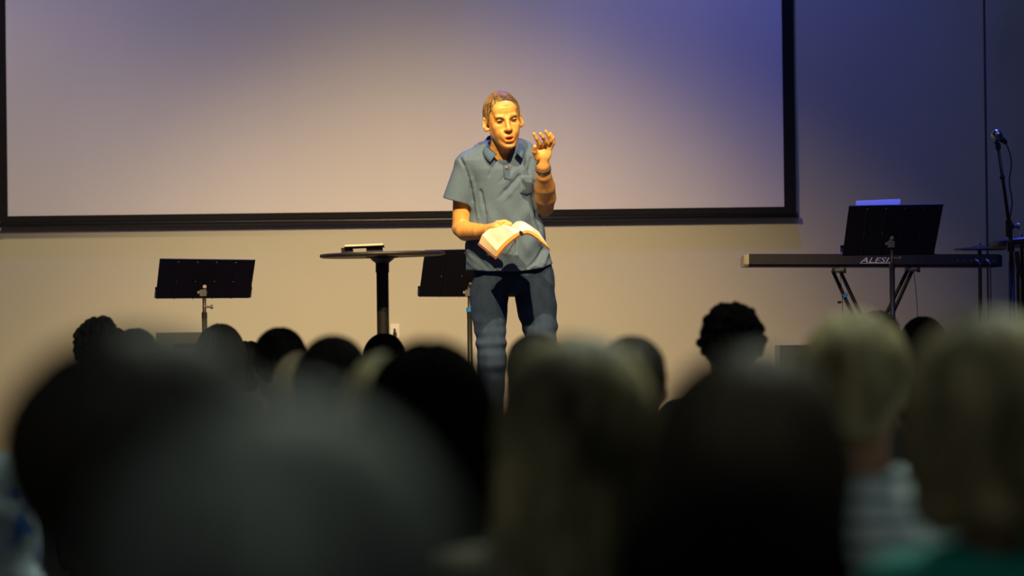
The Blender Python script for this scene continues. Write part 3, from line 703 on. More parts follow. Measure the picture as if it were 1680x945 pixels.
# flat topped cases on the stage front, seen only as low edges between the heads
for (x0, x1, ty, d, lab) in ((256, 352, 545, 16.4, 'flat topped grey box on the stage behind heads under the left music stand'), (1279, 1372, 566, 16.4, 'flat topped grey box on the stage right of the lone curly head')):
    a_ = P(x0, ty, d); b_ = P(x1, ty, d); h_ = a_.z-ZS; wd_ = b_.x-a_.x; cc = Vector(((a_.x+b_.x)/2, d+.15, 0))
    cs = thing('equipment_case', lab, 'case', (cc.x, cc.y, ZS))
    bm = bmesh.new(); box(bm, (cc.x, cc.y, ZS+h_/2), (wd_, .30, h_-.004)); bm_obj('housing', bm, M['grey_metal'], cs, bevel=.006)
    bm = bmesh.new(); box(bm, (cc.x, cc.y-.152, ZS+h_*.42), (wd_-.05, .006, h_*.7)); bm_obj('front_panel', bm, M['black_metal'], cs)
    bm = bmesh.new(); box(bm, (cc.x, cc.y-.156, ZS+h_-.06), (wd_*.4, .012, .02)); bm_obj('handle', bm, M['rubber'], cs)

# ------------------------------------------------------------------ microphone stand
DM = 17.3
base = P(1661, 560, DM); jt = P(1656, 372, DM); tp = P(1637, 238, DM-.05)
mr = thing('microphone_stand', 'black boom microphone stand at the right edge of the stage', 'microphone stand', (base.x, base.y, ZS))
bm = bmesh.new(); tube(bm, [(base.x, base.y, ZS+.02), (base.x, base.y, P(1660, 430, DM).z)], .0145, 14); bm_obj('lower_pole', bm, M['black_metal'], mr, sm=True)
bm = bmesh.new(); tube(bm, [(base.x, base.y, P(1660, 432, DM).z), (base.x-.004, base.y, jt.z)], .010, 12); bm_obj('upper_pole', bm, M['black_metal'], mr, sm=True)
bm = bmesh.new(); z_ = P(1660, 405, DM).z; tube(bm, [(base.x-.002, base.y, z_-.02), (base.x-.002, base.y, z_+.02)], .017, 14); bm_obj('height_clutch', bm, M['black_metal'], mr)
bm = bmesh.new(); tube(bm, [jt+Vector((-.002, 0, -.045)), jt+Vector((-.004, 0, .028))], .016, 12); tube(bm, [jt+Vector((.0, -.02, 0)), jt+Vector((.0, .02, 0))], .02, 14)
tube(bm, [jt+Vector((.01, 0, .0)), jt+Vector((.034, 0, .002))], .007, 10); bm_obj('boom_joint', bm, M['black_metal'], mr)
bm = bmesh.new(); k_ = jt+Vector((.034, 0, .002)); tube(bm, [k_, k_+Vector((.012, 0, 0))], .014, 12); bm_obj('joint_knob', bm, M['grey_metal'], mr)
bm = bmesh.new(); tube(bm, [jt, jt.lerp(tp, .45), tp], [.0085, .0085, .0070], 12); bm_obj('boom', bm, M['black_metal'], mr, sm=True)
bm = bmesh.new(); q = jt.lerp(tp, .60); tube(bm, [q+Vector((-.012, -.006, 0)), q+Vector((.010, -.006, .004))], .007, 10); bm_obj('cable_clip', bm, M['rubber'], mr)
bm = bmesh.new(); q = jt.lerp(tp, .95); tube(bm, [q, tp+Vector((0, 0, .012))], .012, 12); tube(bm, [tp+Vector((-.014, -.01, .008)), tp+Vector((-.002, 0, .018))], .005, 8); bm_obj('microphone_clip', bm, M['rubber'], mr)
for k in range(3):
    a_ = 2*PI*k/3+.2; e = Vector((math.cos(a_)*.30, math.sin(a_)*.30, 0))
    bm = bmesh.new(); tube(bm, [Vector((base.x, base.y, ZS+.16)), Vector((base.x, base.y, ZS+.012))+e], .008, 8); bm_obj('leg', bm, M['black_metal'], mr)
m0 = P(1630, 217, DM-.07); m1 = P(1650, 234, DM-.02); dv = (m1-m0).normalized()
mic = thing('microphone', 'silver headed vocal microphone clipped to the boom stand at right', 'microphone', tuple(m1))
bm = bmesh.new(); lathe(bm, m0+dv*.026, [(.008, -.026), (.018, -.021), (.0235, -.010), (.0245, 0), (.0235, .008), (.020, .016), (.017, .020)], 24, dv.to_track_quat('Z', 'Y').to_matrix()); bm_obj('grille', bm, M['chrome'], mic, sm=True)
bm = bmesh.new(); tube(bm, [m0+dv*.044, m1], [.016, .010], 16); bm_obj('handle', bm, M['black_metal'], mic, sm=True)
p0 = m1; pts = [p0, p0+Vector((.008, 0, -.02))]+[Vector((jt.x+.006+(m1.x+.012-jt.x)*(1-t)+.006*math.sin(t*12), jt.y-.025, m1.z-.05-(m1.z-.05-jt.z)*t)) for t in np.linspace(0, 1, 10)]
pts += [Vector((base.x-.004+.010*math.sin(t*14), base.y-.022, jt.z-.03-(jt.z-.03-ZS-.004)*t)) for t in np.linspace(.05, 1, 16)]
bm = bmesh.new(); tube(bm, pts, .0032, 6); bm_obj('microphone_cable', bm, M['cable'], mic, sm=True)

# ================================================================== SPEAKING PERSON
DP = 17.0; K = F/DP
def W(px, py, dy=0.0): return P(px, py, DP+dy)
def px(n): return n/K
base = W(842, 800, 0)
sp = thing('person', 'person in blue polo shirt and jeans speaking with one hand raised, holding an open book', 'person', (base.x, base.y, ZS))
# head frame
hc = W(825.5, 199.5, -.105)
HS = 1.0
Mh = Matrix.Translation(hc) @ Matrix.Rotation(rad(7), 4, 'Y').inverted() @ Matrix.Rotation(rad(11), 4, 'Z') @ Matrix.Rotation(rad(7), 4, 'X') @ Matrix.Scale(HS, 4)
f = Field((base.x-.42, base.y-.42, ZS+.02), (base.x+.32, base.y+.24, hc.z+.16), .0032)
Lh = head(f, Mh, True)
# neck and hidden trunk
f.cone(W(822, 262, -.005), W(824, 224, -.058), .058, .050, .02)
f.loft([(W(0,470).z, W(838,0).x, base.y+.02, .13, .085), (W(0,400).z, W(832,0).x, base.y+.01, .13, .09), (W(0,330).z, W(828,0).x, base.y, .125, .08), (W(0,285).z, W(822,0).x, base.y-.01, .145, .08), (W(0,262).z, W(820,0).x, base.y-.01, .12, .06)], .03)
# legs
for pts, rs in ((((803,470,.01),(804,540,-.06),(807,590,-.11),(802,690,.0),(799,784,.045)), (.070,.058,.048,.045,.036)),
                (((878,470,.01),(886,540,-.06),(890,590,-.11),(900,690,.0),(906,784,.045)), (.070,.058,.048,.045,.036))):
    f.chain([W(*p) for p in pts], rs, .03)
    e = W(*pts[-1]); f.cone(e, (e.x, e.y-.14, ZS+.05), .038, .03, .02)
# right arm (left in the picture)
f.chain([W(772,276,0), W(758,320,.01), W(757,374,.01)], (.044, .040, .041), .006)
f.chain([W(757,374,.01), W(764,379,-.04), W(788,380,-.15), W(804,378,-.225)], (.041, .043, .034, .026), .006)
# its hand, under and behind the book
f.ell(W(815,373,-.250), (.034, .036, .016), Matrix.Rotation(rad(-35), 3, 'Z'), .015)
f.cone(W(804,378,-.225), W(816,372,-.265), .026, .020, .015)
for i, (b_, m_, t_) in enumerate((((817,366,-.252),(829,363.5,-.252),(838,367,-.256)), ((819,372,-.255),(830,369,-.256),(839,370,-.258)), ((822,380,-.27),(832,384,-.29),(842,386,-.30)), ((820,384,-.275),(830,389,-.30),(838,391,-.31)))):
    f.chain([W(*b_), W(*m_), W(*t_)], (.0098, .0088, .0078), .004)
f.chain([W(810,371,-.240), W(816,366,-.245), W(826,364,-.254)], (.012, .0105, .009), .006)
# left arm raised
f.chain([W(872,266,0), W(882,300,0), W(893,340,-.02)], (.052, .044, .041), .006)
f.chain([W(893,340,-.02), W(895,324,-.075), W(894,306,-.13), W(892,288,-.19), W(891,272,-.225)], (.041, .0465, .045, .034, .0275), .006)
Rp = Matrix.Rotation(rad(4), 3, 'Y')
f.ell(W(891,252,-.245), (.037, .017, .036), Rp, .014)
f.cone(W(891,272,-.225), W(891,258,-.24), .026, .022, .015)
f.ell(W(881,256,-.255), (.014, .015, .022), None, .010)
FG = (((881,244,-.245),(885,236,-.275),(880,227,-.295),(876.3,219.5,-.305)),
      ((889,242,-.245),(895,233,-.280),(891,225,-.300),(886.5,219.5,-.308)),
      ((896,242,-.240),(903,231,-.262),(900,222,-.278),(895.3,215.5,-.288)),
      ((902,245,-.235),(907.5,234,-.245),(907,226,-.255),(903,219.5,-.262)))
for ch in FG:
    f.chain([W(*p) for p in ch], (.0098, .0092, .0084, .0074), .0035)
f.chain([W(881,258,-.255), W(877,248,-.278), W(877.5,240.5,-.295)], (.0135, .0115, .0090), .006)
for a_, b_ in (((886,262,-.27), (884,250,-.275)), ((885,249,-.27), (900,247,-.262))):
    f.cone(W(*a_), W(*b_), .002, .002, .004, 'sub')
pos, q = f.mesh(1)
tint = head_tint(pos, Mh)
# forearm hair: slightly darker, browner skin on the outside of both forearms; pink finger tips
body = link('body', np_mesh('body', pos, q, tint), M['skin'], sp)
del f
# eyes
for s in (-1, 1):
    bm = bmesh.new(); bmesh.ops.create_uvsphere(bm, u_segments=16, v_segments=12, radius=1, matrix=Mh @ Matrix.Translation((s*.030, -.0850, .0082)) @ Matrix.Rotation(-s*rad(14), 4, 'Z') @ Matrix.Rotation(s*rad(-8), 4, 'Y') @ Matrix.Diagonal((.0125, .0066, .0036, 1))); bm_obj('eye', bm, M['iris'], body, sm=True)
bm = bmesh.new(); pts = [Mh @ Vector((math.sin(t)*.0135, -.088-.006*math.cos(t)+.004, -.0650)) for t in np.linspace(-1.1, 1.1, 9)]
tube(bm, pts, .0026, 8); bm_obj('teeth', bm, M['teeth'], body, sm=True)
# hair and brows
hp, hq, ht = hair('short', t=.0075, res=.0032, seed=5, n_str=1100, tall=.006, line='man', tw=.0011)
sideness = np.clip((.055-hp[:, 2])/.03, 0, 1)[:, None]
ht = ht*(1+sideness*np.array((1.0, 1.05, 1.05)))       # paler greying sides
hr = link('hair', np_mesh('hair', xf(hp, Mh), hq, ht), M['hair_main'], sp)
bm = bmesh.new()
rg = random.Random(3)
for s in (-1, 1):
    for i in range(120):
        u = rg.random(); x = s*(.012+.036*u); z = .0195+.005*math.sin(u*PI)+.002*u+rg.uniform(-.0018, .0018); y = -.0990+.013*u**2+rg.uniform(-.001, .0005)
        tube(bm, [Mh@Vector((x, y+.003, z)), Mh@Vector((x+s*.006, y+.004, z+.0010))], .0006, 4)
bm_obj('eyebrow', bm, M['brow'], hr)

# polo shirt
f = Field((base.x-.42, base.y-.22, W(0, 470).z), (base.x+.25, base.y+.22, W(0, 225).z), .004)
rows = []
for py, a_, b_, hd, dy in ((468,764,907,.125,.02), (452,765,909,.125,.02), (440,764,911,.125,.018), (425,764,904,.125,.015), (400,764,897,.122,.005), (360,769,890,.118,.0), (330,773,886,.115,-.005), (300,770,884,.115,-.01), (280,762,881,.112,-.015), (264,752,878,.100,-.015), (252,768,868,.080,-.015), (243,786,852,.062,-.012)):
    p1 = W(a_, py, 0); p2 = W(b_, py, 0); rows.append((p1.z, (p1.x+p2.x)/2, base.y+dy, (p2.x-p1.x)/2, hd))
f.loft(rows, .01, e=2.3)
f.cone(W(776,262,-.01), W(868,258,-.01), .046, .046, .04)
f.cone(W(800,250,-.01), W(850,248,-.01), .056, .056, .04)
f.cone(W(768,272,0), W(751,331,.005), .062, .068, .03, flat=True)
f.cone(W(869,268,0), W(883,304,-.002), .056, .058, .03, flat=True)
x, y, z = f.all()
# cloth folds: soft ridges radiating from arm pits and across the belly
zr = (z-W(0,300).z); 
fold = .0042*np.sin((x*1.0+zr*.55)*70+nz(x, y, z, 9, 3)*2.2)*np.clip(.6+nz(x, y, z, 10, 5)*1.6, 0, 1.2)*np.clip((W(0,285).z-z)*7, .15, 1)*np.clip((z-W(0,462).z)*9, .15, 1)
fold += .0035*nz(x, y, z*.6, 34, 11)
fold += .0050*np.sin((x-.9*zr)*46+1.0)*np.exp(-((x-W(868,0).x)/.07)**2)*np.clip((W(0,300).z-z)*6, 0, 1)
f.D = (f.D+fold).astype(np.float32)
def surf_y(px_, py_):
    p = W(px_, py_, 0); i = int(round((p.x-f.lo[0])/f.res)); k = int(round((p.z-f.lo[2])/f.res))
    i = min(max(i, 0), f.n[0]-1); k = min(max(k, 0), f.n[2]-1); c_ = f.D[i, :, k]; j = np.argmax(c_ < 0)
    return f.lo[1]+j*f.res if c_[j] < 0 else None
def crease(pts, r_, op='sub', k=.010):
    P3 = []
    for a_, b_ in pts:
        yy = surf_y(a_, b_)
        if yy is None: continue
        v = W(a_, b_, 0); v.y = yy-(.3*r_ if op == 'sub' else -.35*r_); P3.append(v)
    if len(P3) > 1: f.chain(P3, [r_]+[r_*1.0]*(len(P3)-2)+[r_*.5], k, op)
crease(((756,262),(764,276),(770,292),(774,310),(775.5,330)), .0085, k=.006)
crease(((762,260),(768,276),(775,295),(780,315),(783,335)), .007, 'add')
crease(((852,290),(842,302),(830,314),(818,326)), .006); crease(((855,296),(846,308),(836,320),(826,332)), .006, 'add')
crease(((840,278),(830,290),(820,300)), .005); crease(((846,282),(836,294),(828,303)), .005, 'add')
crease(((789,315),(793,335),(796,352),(798,368)), .006); crease(((783,340),(786,358),(790,372)), .006, 'add')
crease(((874,325),(880,350),(886,375),(890,395)), .008); crease(((866,330),(872,355),(878,380),(884,400)), .007, 'add')
crease(((815,262),(808,275),(803,290)), .005); crease(((872,262),(868,280),(869,295)), .007)
crease(((856,268),(858,282)), .005, 'add')
crease(((770,415),(785,425),(800,440)), .007); crease(((768,428),(782,440),(792,450)), .007, 'add'); crease(((770,400),(790,412),(812,418)), .006, 'add')
crease(((890,410),(880,428),(866,440)), .007); crease(((898,415),(892,432),(880,445)), .007, 'add'); crease(((850,400),(848,420),(840,440)), .006, 'add')

hem = np.interp(x.ravel(), [W(765,0).x, W(800,0).x, W(850,0).x, W(885,0).x, W(910,0).x], [W(0,453).z, W(0,456).z, W(0,456).z, W(0,451).z, W(0,440).z])[:, None, None]
f.clip(hem-z)
inner = [(r_[0], r_[1], r_[2], r_[3]-.018, r_[4]-.018) for r_ in rows[:4]]; inner[0] = (inner[0][0]-.1,)+inner[0][1:]
f.loft(inner[:3], .002, 'sub', e=2.3)
f.cone(W(759,305,.002), W(747,345,.005), .056, .062, .002, 'sub')
f.cone(W(877,290,0), W(888,318,-.003), .050, .052, .002, 'sub')
f.cone(W(823,262,-.035), W(824,226,-.04), .061, .062, .004, 'sub')               # neck hole
f.ell(W(829,252,-.10), (.018, .05, .022), None, .01, 'sub')                         # open placket
pos, q = f.mesh(1)
shirt = link('polo_shirt', np_mesh('polo_shirt', pos, q), M['polo'], sp)
SD, SX = f, None
def front_y(px_, py_):
    """y of the shirt's front surface behind a photo pixel (first solid cell)"""
    p = W(px_, py_, 0); i = int(round((p.x-f.lo[0])/f.res)); k = int(round((p.z-f.lo[2])/f.res)); v = []
    for a_ in range(-2, 3):
        for b_ in range(-2, 3):
            c_ = f.D[min(i+a_, f.n[0]-1), :, min(k+b_, f.n[2]-1)]; j = int(np.argmax(c_ < 0))
            if c_[j] < 0 and j > 0: v.append(f.lo[1]+(j-1+min(c_[j-1]/(c_[j-1]-c_[j]), 1))*f.res)
    return sum(v)/len(v) if v else base.y-.1
# collar: two folded leaves plus stand
bm = bmesh.new()
def patch(bm, grid, th):
    n, m_ = len(grid), len(grid[0]); a_ = [[bm.verts.new(p) for p in r_] for r_ in grid]; b_ = [[bm.verts.new(p+Vector((0, th, -th*.3))) for p in r_] for r_ in grid]
    for i in range(n-1):
        for j in range(m_-1):
            bm.faces.new((a_[i][j], a_[i+1][j], a_[i+1][j+1], a_[i][j+1])); bm.faces.new((b_[i][j], b_[i][j+1], b_[i+1][j+1], b_[i+1][j]))
    for i in range(n-1):
        for j in (0, m_-1): bm.faces.new((a_[i][j], b_[i][j], b_[i+1][j], a_[i+1][j]))
    for j in range(m_-1):
        for i in (0, n-1): bm.faces.new((a_[i][j], a_[i][j+1], b_[i][j+1], b_[i][j]))
def cpath(pts, n=14):
    """smooth poly path through (px,py,dy) points"""
    P0 = np.array(pts, float); t = np.linspace(0, len(P0)-1, n); out = []
    for u in t:
        i = min(int(u), len(P0)-2); s_ = u-i
        p0 = P0[max(i-1, 0)]; p1 = P0[i]; p2 = P0[i+1]; p3 = P0[min(i+2, len(P0)-1)]
        v = .5*((2*p1)+(-p0+p2)*s_+(2*p0-5*p1+4*p2-p3)*s_**2+(-p0+3*p1-3*p2+p3)*s_**3); out.append(W(*v))
    return out
# left leaf: inner fold line runs round the neck, outer edge lies on the shoulder
inn = cpath(((822,220,.055),(804,222,.035),(798,227,.0),(800,236,-.055),(806,245,-.095),(815,253,-.112)))
out = cpath(((822,232,.075),(801,234,.055),(790,238,.005),(791,248,-.070),(796,258,-.108),(804.5,267,-.122)))
patch(bm, [[a_.lerp(b_, t)+Vector((0, -.006*math.sin(PI*t), .004*math.sin(PI*t))) for t in np.linspace(0, 1, 5)] for a_, b_ in zip(inn, out)], .004)
bm_obj('collar_leaf', bm, M['polo_collar'], shirt, sm=True); bm = bmesh.new()
inn = cpath(((822,220,.055),(838,222,.035),(849,226,.0),(852,234,-.055),(850,243,-.095),(846,251,-.112)))
out = cpath(((822,232,.075),(845,234,.055),(860,236,.005),(861,245,-.070),(860,253,-.105),(857,261,-.118)))
patch(bm, [[a_.lerp(b_, t)+Vector((0, -.006*math.sin(PI*t), .004*math.sin(PI*t))) for t in np.linspace(0, 1, 5)] for a_, b_ in zip(inn, out)], .004)
col_ = bm_obj('collar_leaf', bm, M['polo_collar'], shirt, sm=True)
# placket strip, buttons, pocket
bm = bmesh.new(); rws = []
for py_ in np.linspace(258, 296, 9):
    xc = 828.5+(py_-258)*.11
    rws.append([W(xc+dx, py_, 0) for dx in (-5, -1.7, 1.7, 5)])
    for v, dx in zip(rws[-1], (-5, -1.7, 1.7, 5)): v.y = front_y(xc+dx, max(py_, 264))-.003
patch(bm, rws, .004); bm_obj('placket', bm, M['polo_collar'], shirt, sm=True)
for bx_, by_ in ((829, 262), (831, 276.5)):
    p = W(bx_, by_, 0); p.y = front_y(bx_, max(by_, 264))-.006; bm = bmesh.new(); lathe(bm, p, [(.0058, 0), (.0062, .002), (.004, .0032)], 16, Matrix.Rotation(rad(90), 3, 'X')); bm_obj('button', bm, M['button'], shirt)
bm = bmesh.new(); rws = []
for py_ in np.linspace(289, 321, 9):
    r_ = []
    for px_ in np.linspace(853, 874, 7):
        t = abs((px_-863.5)/10.5); yy = py_-t*3*(py_ > 300)
        v = W(px_, yy, 0); v.y = front_y(px_, yy)-.0035; r_.append(v)
    rws.append(r_)
patch(bm, rws, .004); bm_obj('pocket', bm, M['polo'], shirt, sm=True)

# jeans
f = Field((base.x-.26, base.y-.24, ZS+.03), (base.x+.28, base.y+.26, W(0, 425).z), .0055)
f.loft([(W(0,492).z, W(840,0).x, base.y+.005, .150, .085), (W(0,480).z, W(839,0).x, base.y+.012, .178, .100), (W(0,455).z, W(837,0).x, base.y+.02, .180, .105), (W(0,432).z, W(836,0).x, base.y+.02, .165, .098)], .03)
for pts, rs in ((((803,478,.01),(802.5,508,-.02),(804,535,-.055),(806,568,-.10),(807,592,-.11),(802,690,.0),(799,778,.045)), (.088,.080,.071,.064,.064,.060,.060)),
                (((877,478,.01),(881,508,-.02),(886,535,-.055),(887,566,-.10),(890,592,-.11),(900,690,.0),(906,780,.045)), (.090,.086,.076,.069,.065,.060,.060))):
    f.chain([W(*p) for p in pts], rs, .010)
x, y, z = f.all()
kn = np.exp(-((z-W(0,575).z)/.10)**2)+np.exp(-((z-ZS-.12)/.1)**2)
f.D = (f.D+.0018*nz(x, y, z, 34, 21)+kn*.0030*np.sin(z*110+nz(x, y, z, 14, 8)*3)+.0012*np.sin(z*60+x*40)).astype(np.float32)
for s_ in (-1, 1):   # hem openings
    e = W(800 if s_ < 0 else 905, 785, .045); f.cone((e.x, e.y, ZS+.0), (e.x, e.y, ZS+.10), .05, .05, .003, 'sub')
pos, q = f.mesh(1)
jeans = link('jeans', np_mesh('jeans', pos, q), M['denim'], sp)
# shoes
for xx in (800, 905):
    e = W(xx, 785, .045); g_ = Field((e.x-.07, e.y-.27, ZS-.01), (e.x+.07, e.y+.08, ZS+.14), .006)
    g_.cone((e.x, e.y+.01, ZS+.045), (e.x, e.y-.17, ZS+.038), .042, .040, .03); g_.cone((e.x, e.y+.01, ZS+.05), (e.x, e.y, ZS+.10), .045, .05, .03)
    x, y, z = g_.all(); g_.clip(ZS+.002-z)
    pos, q = g_.mesh(1); link('shoe', np_mesh('shoe', pos, q), M['shoe'], sp)
# wristband, ring
c_ = W(891.3, 277, -.215); ax_ = (W(892,285,-.195)-W(891,272,-.225)).normalized()
bm = bmesh.new(); n_ = 16; q0 = ax_.orthogonal().normalized(); q1 = ax_.cross(q0)
for i in range(n_):
    a_ = 2*PI*i/n_; d_ = q0*math.cos(a_)+q1*math.sin(a_)
    R_ = Matrix((q0*-math.sin(a_)+q1*math.cos(a_), d_, ax_)).transposed()
    box(bm, c_+d_*.0315, (.0105, .005, .013), R_)
bm_obj('wristband', bm, M['grey_metal'], sp)
p = W(895,236.5,-.268); dv = (W(889,242,-.245)-W(895,233,-.280)).normalized(); q0 = dv.orthogonal().normalized(); q1 = dv.cross(q0)
bm = bmesh.new(); tube(bm, [p+(q0*math.cos(a_)+q1*math.sin(a_))*.0098 for a_ in np.linspace(0, 2*PI, 16, endpoint=False)], .0016, 8, closed=True); bm_obj('finger_ring', bm, M['gold'], sp, sm=True)
# headset microphone wire along the cheek is too fine to read in the photograph

# ------------------------------------------------------------------ the open book
bk = thing('open_book', 'open book with gilt page edges and brown cover held in the speaking person\'s hand', 'book', tuple(W(845, 385, -.33)))
Nn = [W(*p) for p in ()]
def curve_pts(pts, n): return cpath(pts, n)
n = 18
# page surface, left half: from gutter outward; near edge (towards the hall) and far edge (towards the body)
nearL = curve_pts(((855,379.5,-.405),(843,385,-.41),(829,396,-.415),(815,411,-.42)), n)
farL = curve_pts(((838,371,-.275),(826,369,-.272),(809,371.5,-.27),(791,385,-.268)), n)
nearL_b = curve_pts(((855,384,-.405),(844,391,-.408),(830,403,-.412),(813.5,421.5,-.416)), n)
farL_b = curve_pts(((838,376,-.275),(826,377,-.272),(808,383,-.27),(785.5,398.5,-.268)), n)
nearR = curve_pts(((856,379.5,-.405),(867,378,-.405),(881,385.5,-.41),(901,406,-.415)), n)
farR = curve_pts(((839,371,-.275),(848,363.5,-.27),(861,364.5,-.27),(884,380,-.272)), n)
nearR_b = curve_pts(((856,384,-.405),(867,382.5,-.405),(881,390.5,-.41),(901.5,408,-.413)), n)
farR_b = curve_pts(((839,376,-.275),(848,369,-.27),(861,370,-.27),(885,383,-.272)), n)
def block(nt, ft, nb, fb, root, page_side):
    bm = bmesh.new(); ms = 8
    top = [[a_.lerp(b_, t) for t in np.linspace(0, 1, ms)] for a_, b_ in zip(nt, ft)]; bot = [[a_.lerp(b_, t) for t in np.linspace(0, 1, ms)] for a_, b_ in zip(nb, fb)]
    A = [[bm.verts.new(p) for p in r_] for r_ in top]; B = [[bm.verts.new(p) for p in r_] for r_ in bot]
    for i in range(n-1):
        for j in range(ms-1):
            fc = bm.faces.new((A[i][j], A[i+1][j], A[i+1][j+1], A[i][j+1])); fc.material_index = 0
            fc = bm.faces.new((B[i][j], B[i][j+1], B[i+1][j+1], B[i+1][j])); fc.material_index = 2
        for j in (0, ms-1):
            fc = bm.faces.new((A[i][j], B[i][j], B[i+1][j], A[i+1][j])); fc.material_index = 1
    for j in range(ms-1):
        for i in (0, n-1):
            fc = bm.faces.new((A[i][j], A[i][j+1], B[i][j+1], B[i][j])); fc.material_index = 2
    o = bm_obj('page_block', bm, [M['paper'], M['page_edge'], M['page_block']], root)
    # printed columns
    bm = bmesh.new()
    if page_side == 'L':
        for c0, c1 in ((.30, .56), (.62, .88)):
            for k in range(19):
                t = .12+.04*k
                for i in range(int(c0*(n-1)), int(c1*(n-1))):
                    def at(ii, tt): 
                        p_ = nt[ii].lerp(ft[ii], tt); nb_ = nb[ii].lerp(fb[ii], tt); return p_+(p_-nb_).normalized()*.0006
                    bm.faces.new([bm.verts.new(v) for v in (at(i, t), at(i+1, t), at(i+1, t+.016), at(i, t+.016))])
        bm_obj('printed_text', bm, M['ink'], root)
    return o
block(nearL, farL, nearL_b, farL_b, bk, 'L'); block(nearR, farR, nearR_b, farR_b, bk, 'R')
bm = bmesh.new(); rws = []
allN = nearL_b[::-1]+nearR_b; allF = farL_b[::-1]+farR_b
for i, (a_, b_) in enumerate(zip(allN, allF)):
    d_ = (a_-b_).normalized()*.005; off = Vector((0, 0, -.0035)); rws.append([a_+d_+off, a_.lerp(b_, .5)+off, b_-d_+off])
ex = (rws[0][0]-rws[1][0]).normalized()*.005; rws.insert(0, [v+ex for v in rws[0]]); ex = (rws[-1][0]-rws[-2][0]).normalized()*.005; rws.append([v+ex for v in rws[-1]])
a2 = [[bm.verts.new(p) for p in r_] for r_ in rws]; b2 = [[bm.verts.new(p+Vector((0, 0, -.003))) for p in r_] for r_ in rws]
for i in range(len(rws)-1):
    for j in range(2): bm.faces.new((a2[i][j], a2[i+1][j], a2[i+1][j+1], a2[i][j+1])); bm.faces.new((b2[i][j], b2[i][j+1], b2[i+1][j+1], b2[i+1][j]))
    for j in (0, 2): bm.faces.new((a2[i][j], b2[i][j], b2[i+1][j], a2[i+1][j]))
for i in (0, len(rws)-1):
    for j in range(2): bm.faces.new((a2[i][j], a2[i][j+1], b2[i][j+1], b2[i][j]))
bm_obj('cover', bm, M['leather'], bk)
bm = bmesh.new(); p = W(856, 382, -.409); tube(bm, [p+Vector((-.008, 0, .006)), p+Vector((0, -.004, .001)), p+Vector((.003, -.004, -.008))], .005, 8); bm_obj('spine_band', bm, M['rubber'], bk)
for k, (x0, x1) in enumerate(((829, 830), (838, 836))):
    p = W(846, 392, -.40); e_ = W(x0, 418+k, -.36); bm = bmesh.new(); tube(bm, [p, p.lerp(e_, .6)+Vector((.01*k, 0, -.01)), e_, W(x1, 421, -.35)], .0016, 5); bm_obj('ribbon_marker', bm, M['page_block'], bk)

# ================================================================== AUDIENCE
bcache = {}
def seated_meshes():
    f = Field((-.34, -.26, 0), (.34, .80, 1.34), .010)
    Mx = Matrix.Translation((0, .02, 1.178)) @ Matrix.Rotation(PI, 4, 'Z')
    head(f, Mx, False)
    f.cone((0, -.005, 1.03), (0, .005, 1.11), .056, .052, .03)
    f.loft([(.46, 0, .0, .15, .11), (.60, 0, .0, .135, .10), (.80, 0, -.01, .15, .10), (.93, 0, -.01, .17, .09), (1.02, 0, -.005, .10, .06)], .04)
    for s in (-1, 1):
        f.chain([(s*.165, -.005, .965), (s*.215, .02, .72), (s*.15, .26, .60), (s*.11, .33, .585)], (.056, .042, .032, .024), .02)
        f.ell((s*.09, .37, .575), (.036, .045, .016), None, .012)
        for k in range(4): f.chain([(s*(.065+.018*k), .40, .575), (s*(.063+.019*k), .435, .570), (s*(.062+.019*k), .455, .556)], (.010, .009, .008), .003)
        f.chain([(s*.125, .36, .585), (s*.135, .39, .59) if s > 0 else (s*.135, .39, .59), (s*.13, .41, .585)], (.012, .011, .009), .005)
        f.chain([(s*.09, .02, .50), (s*.12, .44, .50), (s*.12, .46, .09)], (.088, .062, .042), .03)
        f.cone((s*.12, .46, .06), (s*.13, .60, .04), .04, .034, .03)
    body = f.mesh(1)
    f = Field((-.36, -.22, .40), (.36, .40, 1.10), .010)
    f.loft([(.47, 0, .005, .175, .130), (.60, 0, .0, .160, .120), (.80, 0, -.01, .172, .118), (.92, 0, -.01, .185, .105), (1.00, 0, -.006, .125, .078)], .03)
    for s in (-1, 1):
        f.cone((0, -.005, 1.00), (s*.165, -.005, .965), .066, .064, .04)
        f.cone((s*.170, -.005, .960), (s*.208, .012, .76), .066, .058, .03, flat=True)
        f.cone((s*.200, .01, .80), (s*.212, .02, .72), .048, .050, .002, 'sub')
    x, y, z = f.all(); f.D = (f.D+.003*nz(x, y, z, 28, 4)+.003*np.sin(z*50+x*20)).astype(np.float32)
    f.cone((0, .0, 1.045), (0, .01, 1.12), .060, .066, .004, 'sub')
    shirt = f.mesh(1)
    f = Field((-.26, -.22, .02), (.26, .62, .60), .011)
    for s in (-1, 1): f.chain([(s*.085, .01, .515), (s*.12, .44, .505), (s*.12, .46, .10)], (.105, .075, .062), .03)
    f.loft([(.43, 0, .0, .17, .12), (.56, 0, .0, .165, .12)], .02)
    trous = f.mesh(1)
    f = Field((-.08, -.08, -.01), (.08, .25, .12), .009)
    f.cone((0, 0, .045), (.005, .15, .035), .046, .042, .03); x, y, z = f.all(); f.clip(.003-z); shoe = f.mesh(1)
    return body, shirt, trous, shoe
SB, SS, ST, SH = seated_meshes()
HAIRCOL = {'black': ((.009, .008, .008), (.004, .004, .004)), 'darkbrown': ((.040, .028, .020), (.014, .010, .008)), 'brown': ((.085, .062, .040), (.030, .021, .014)),
           'blond': ((.80, .70, .42), (.16, .11, .055)), 'darkblond': ((.46, .37, .21), (.045, .033, .018)), 'grey': ((.30, .31, .29), (.09, .09, .085)), 'lightbrown': ((.20, .14, .08), (.07, .045, .026))}
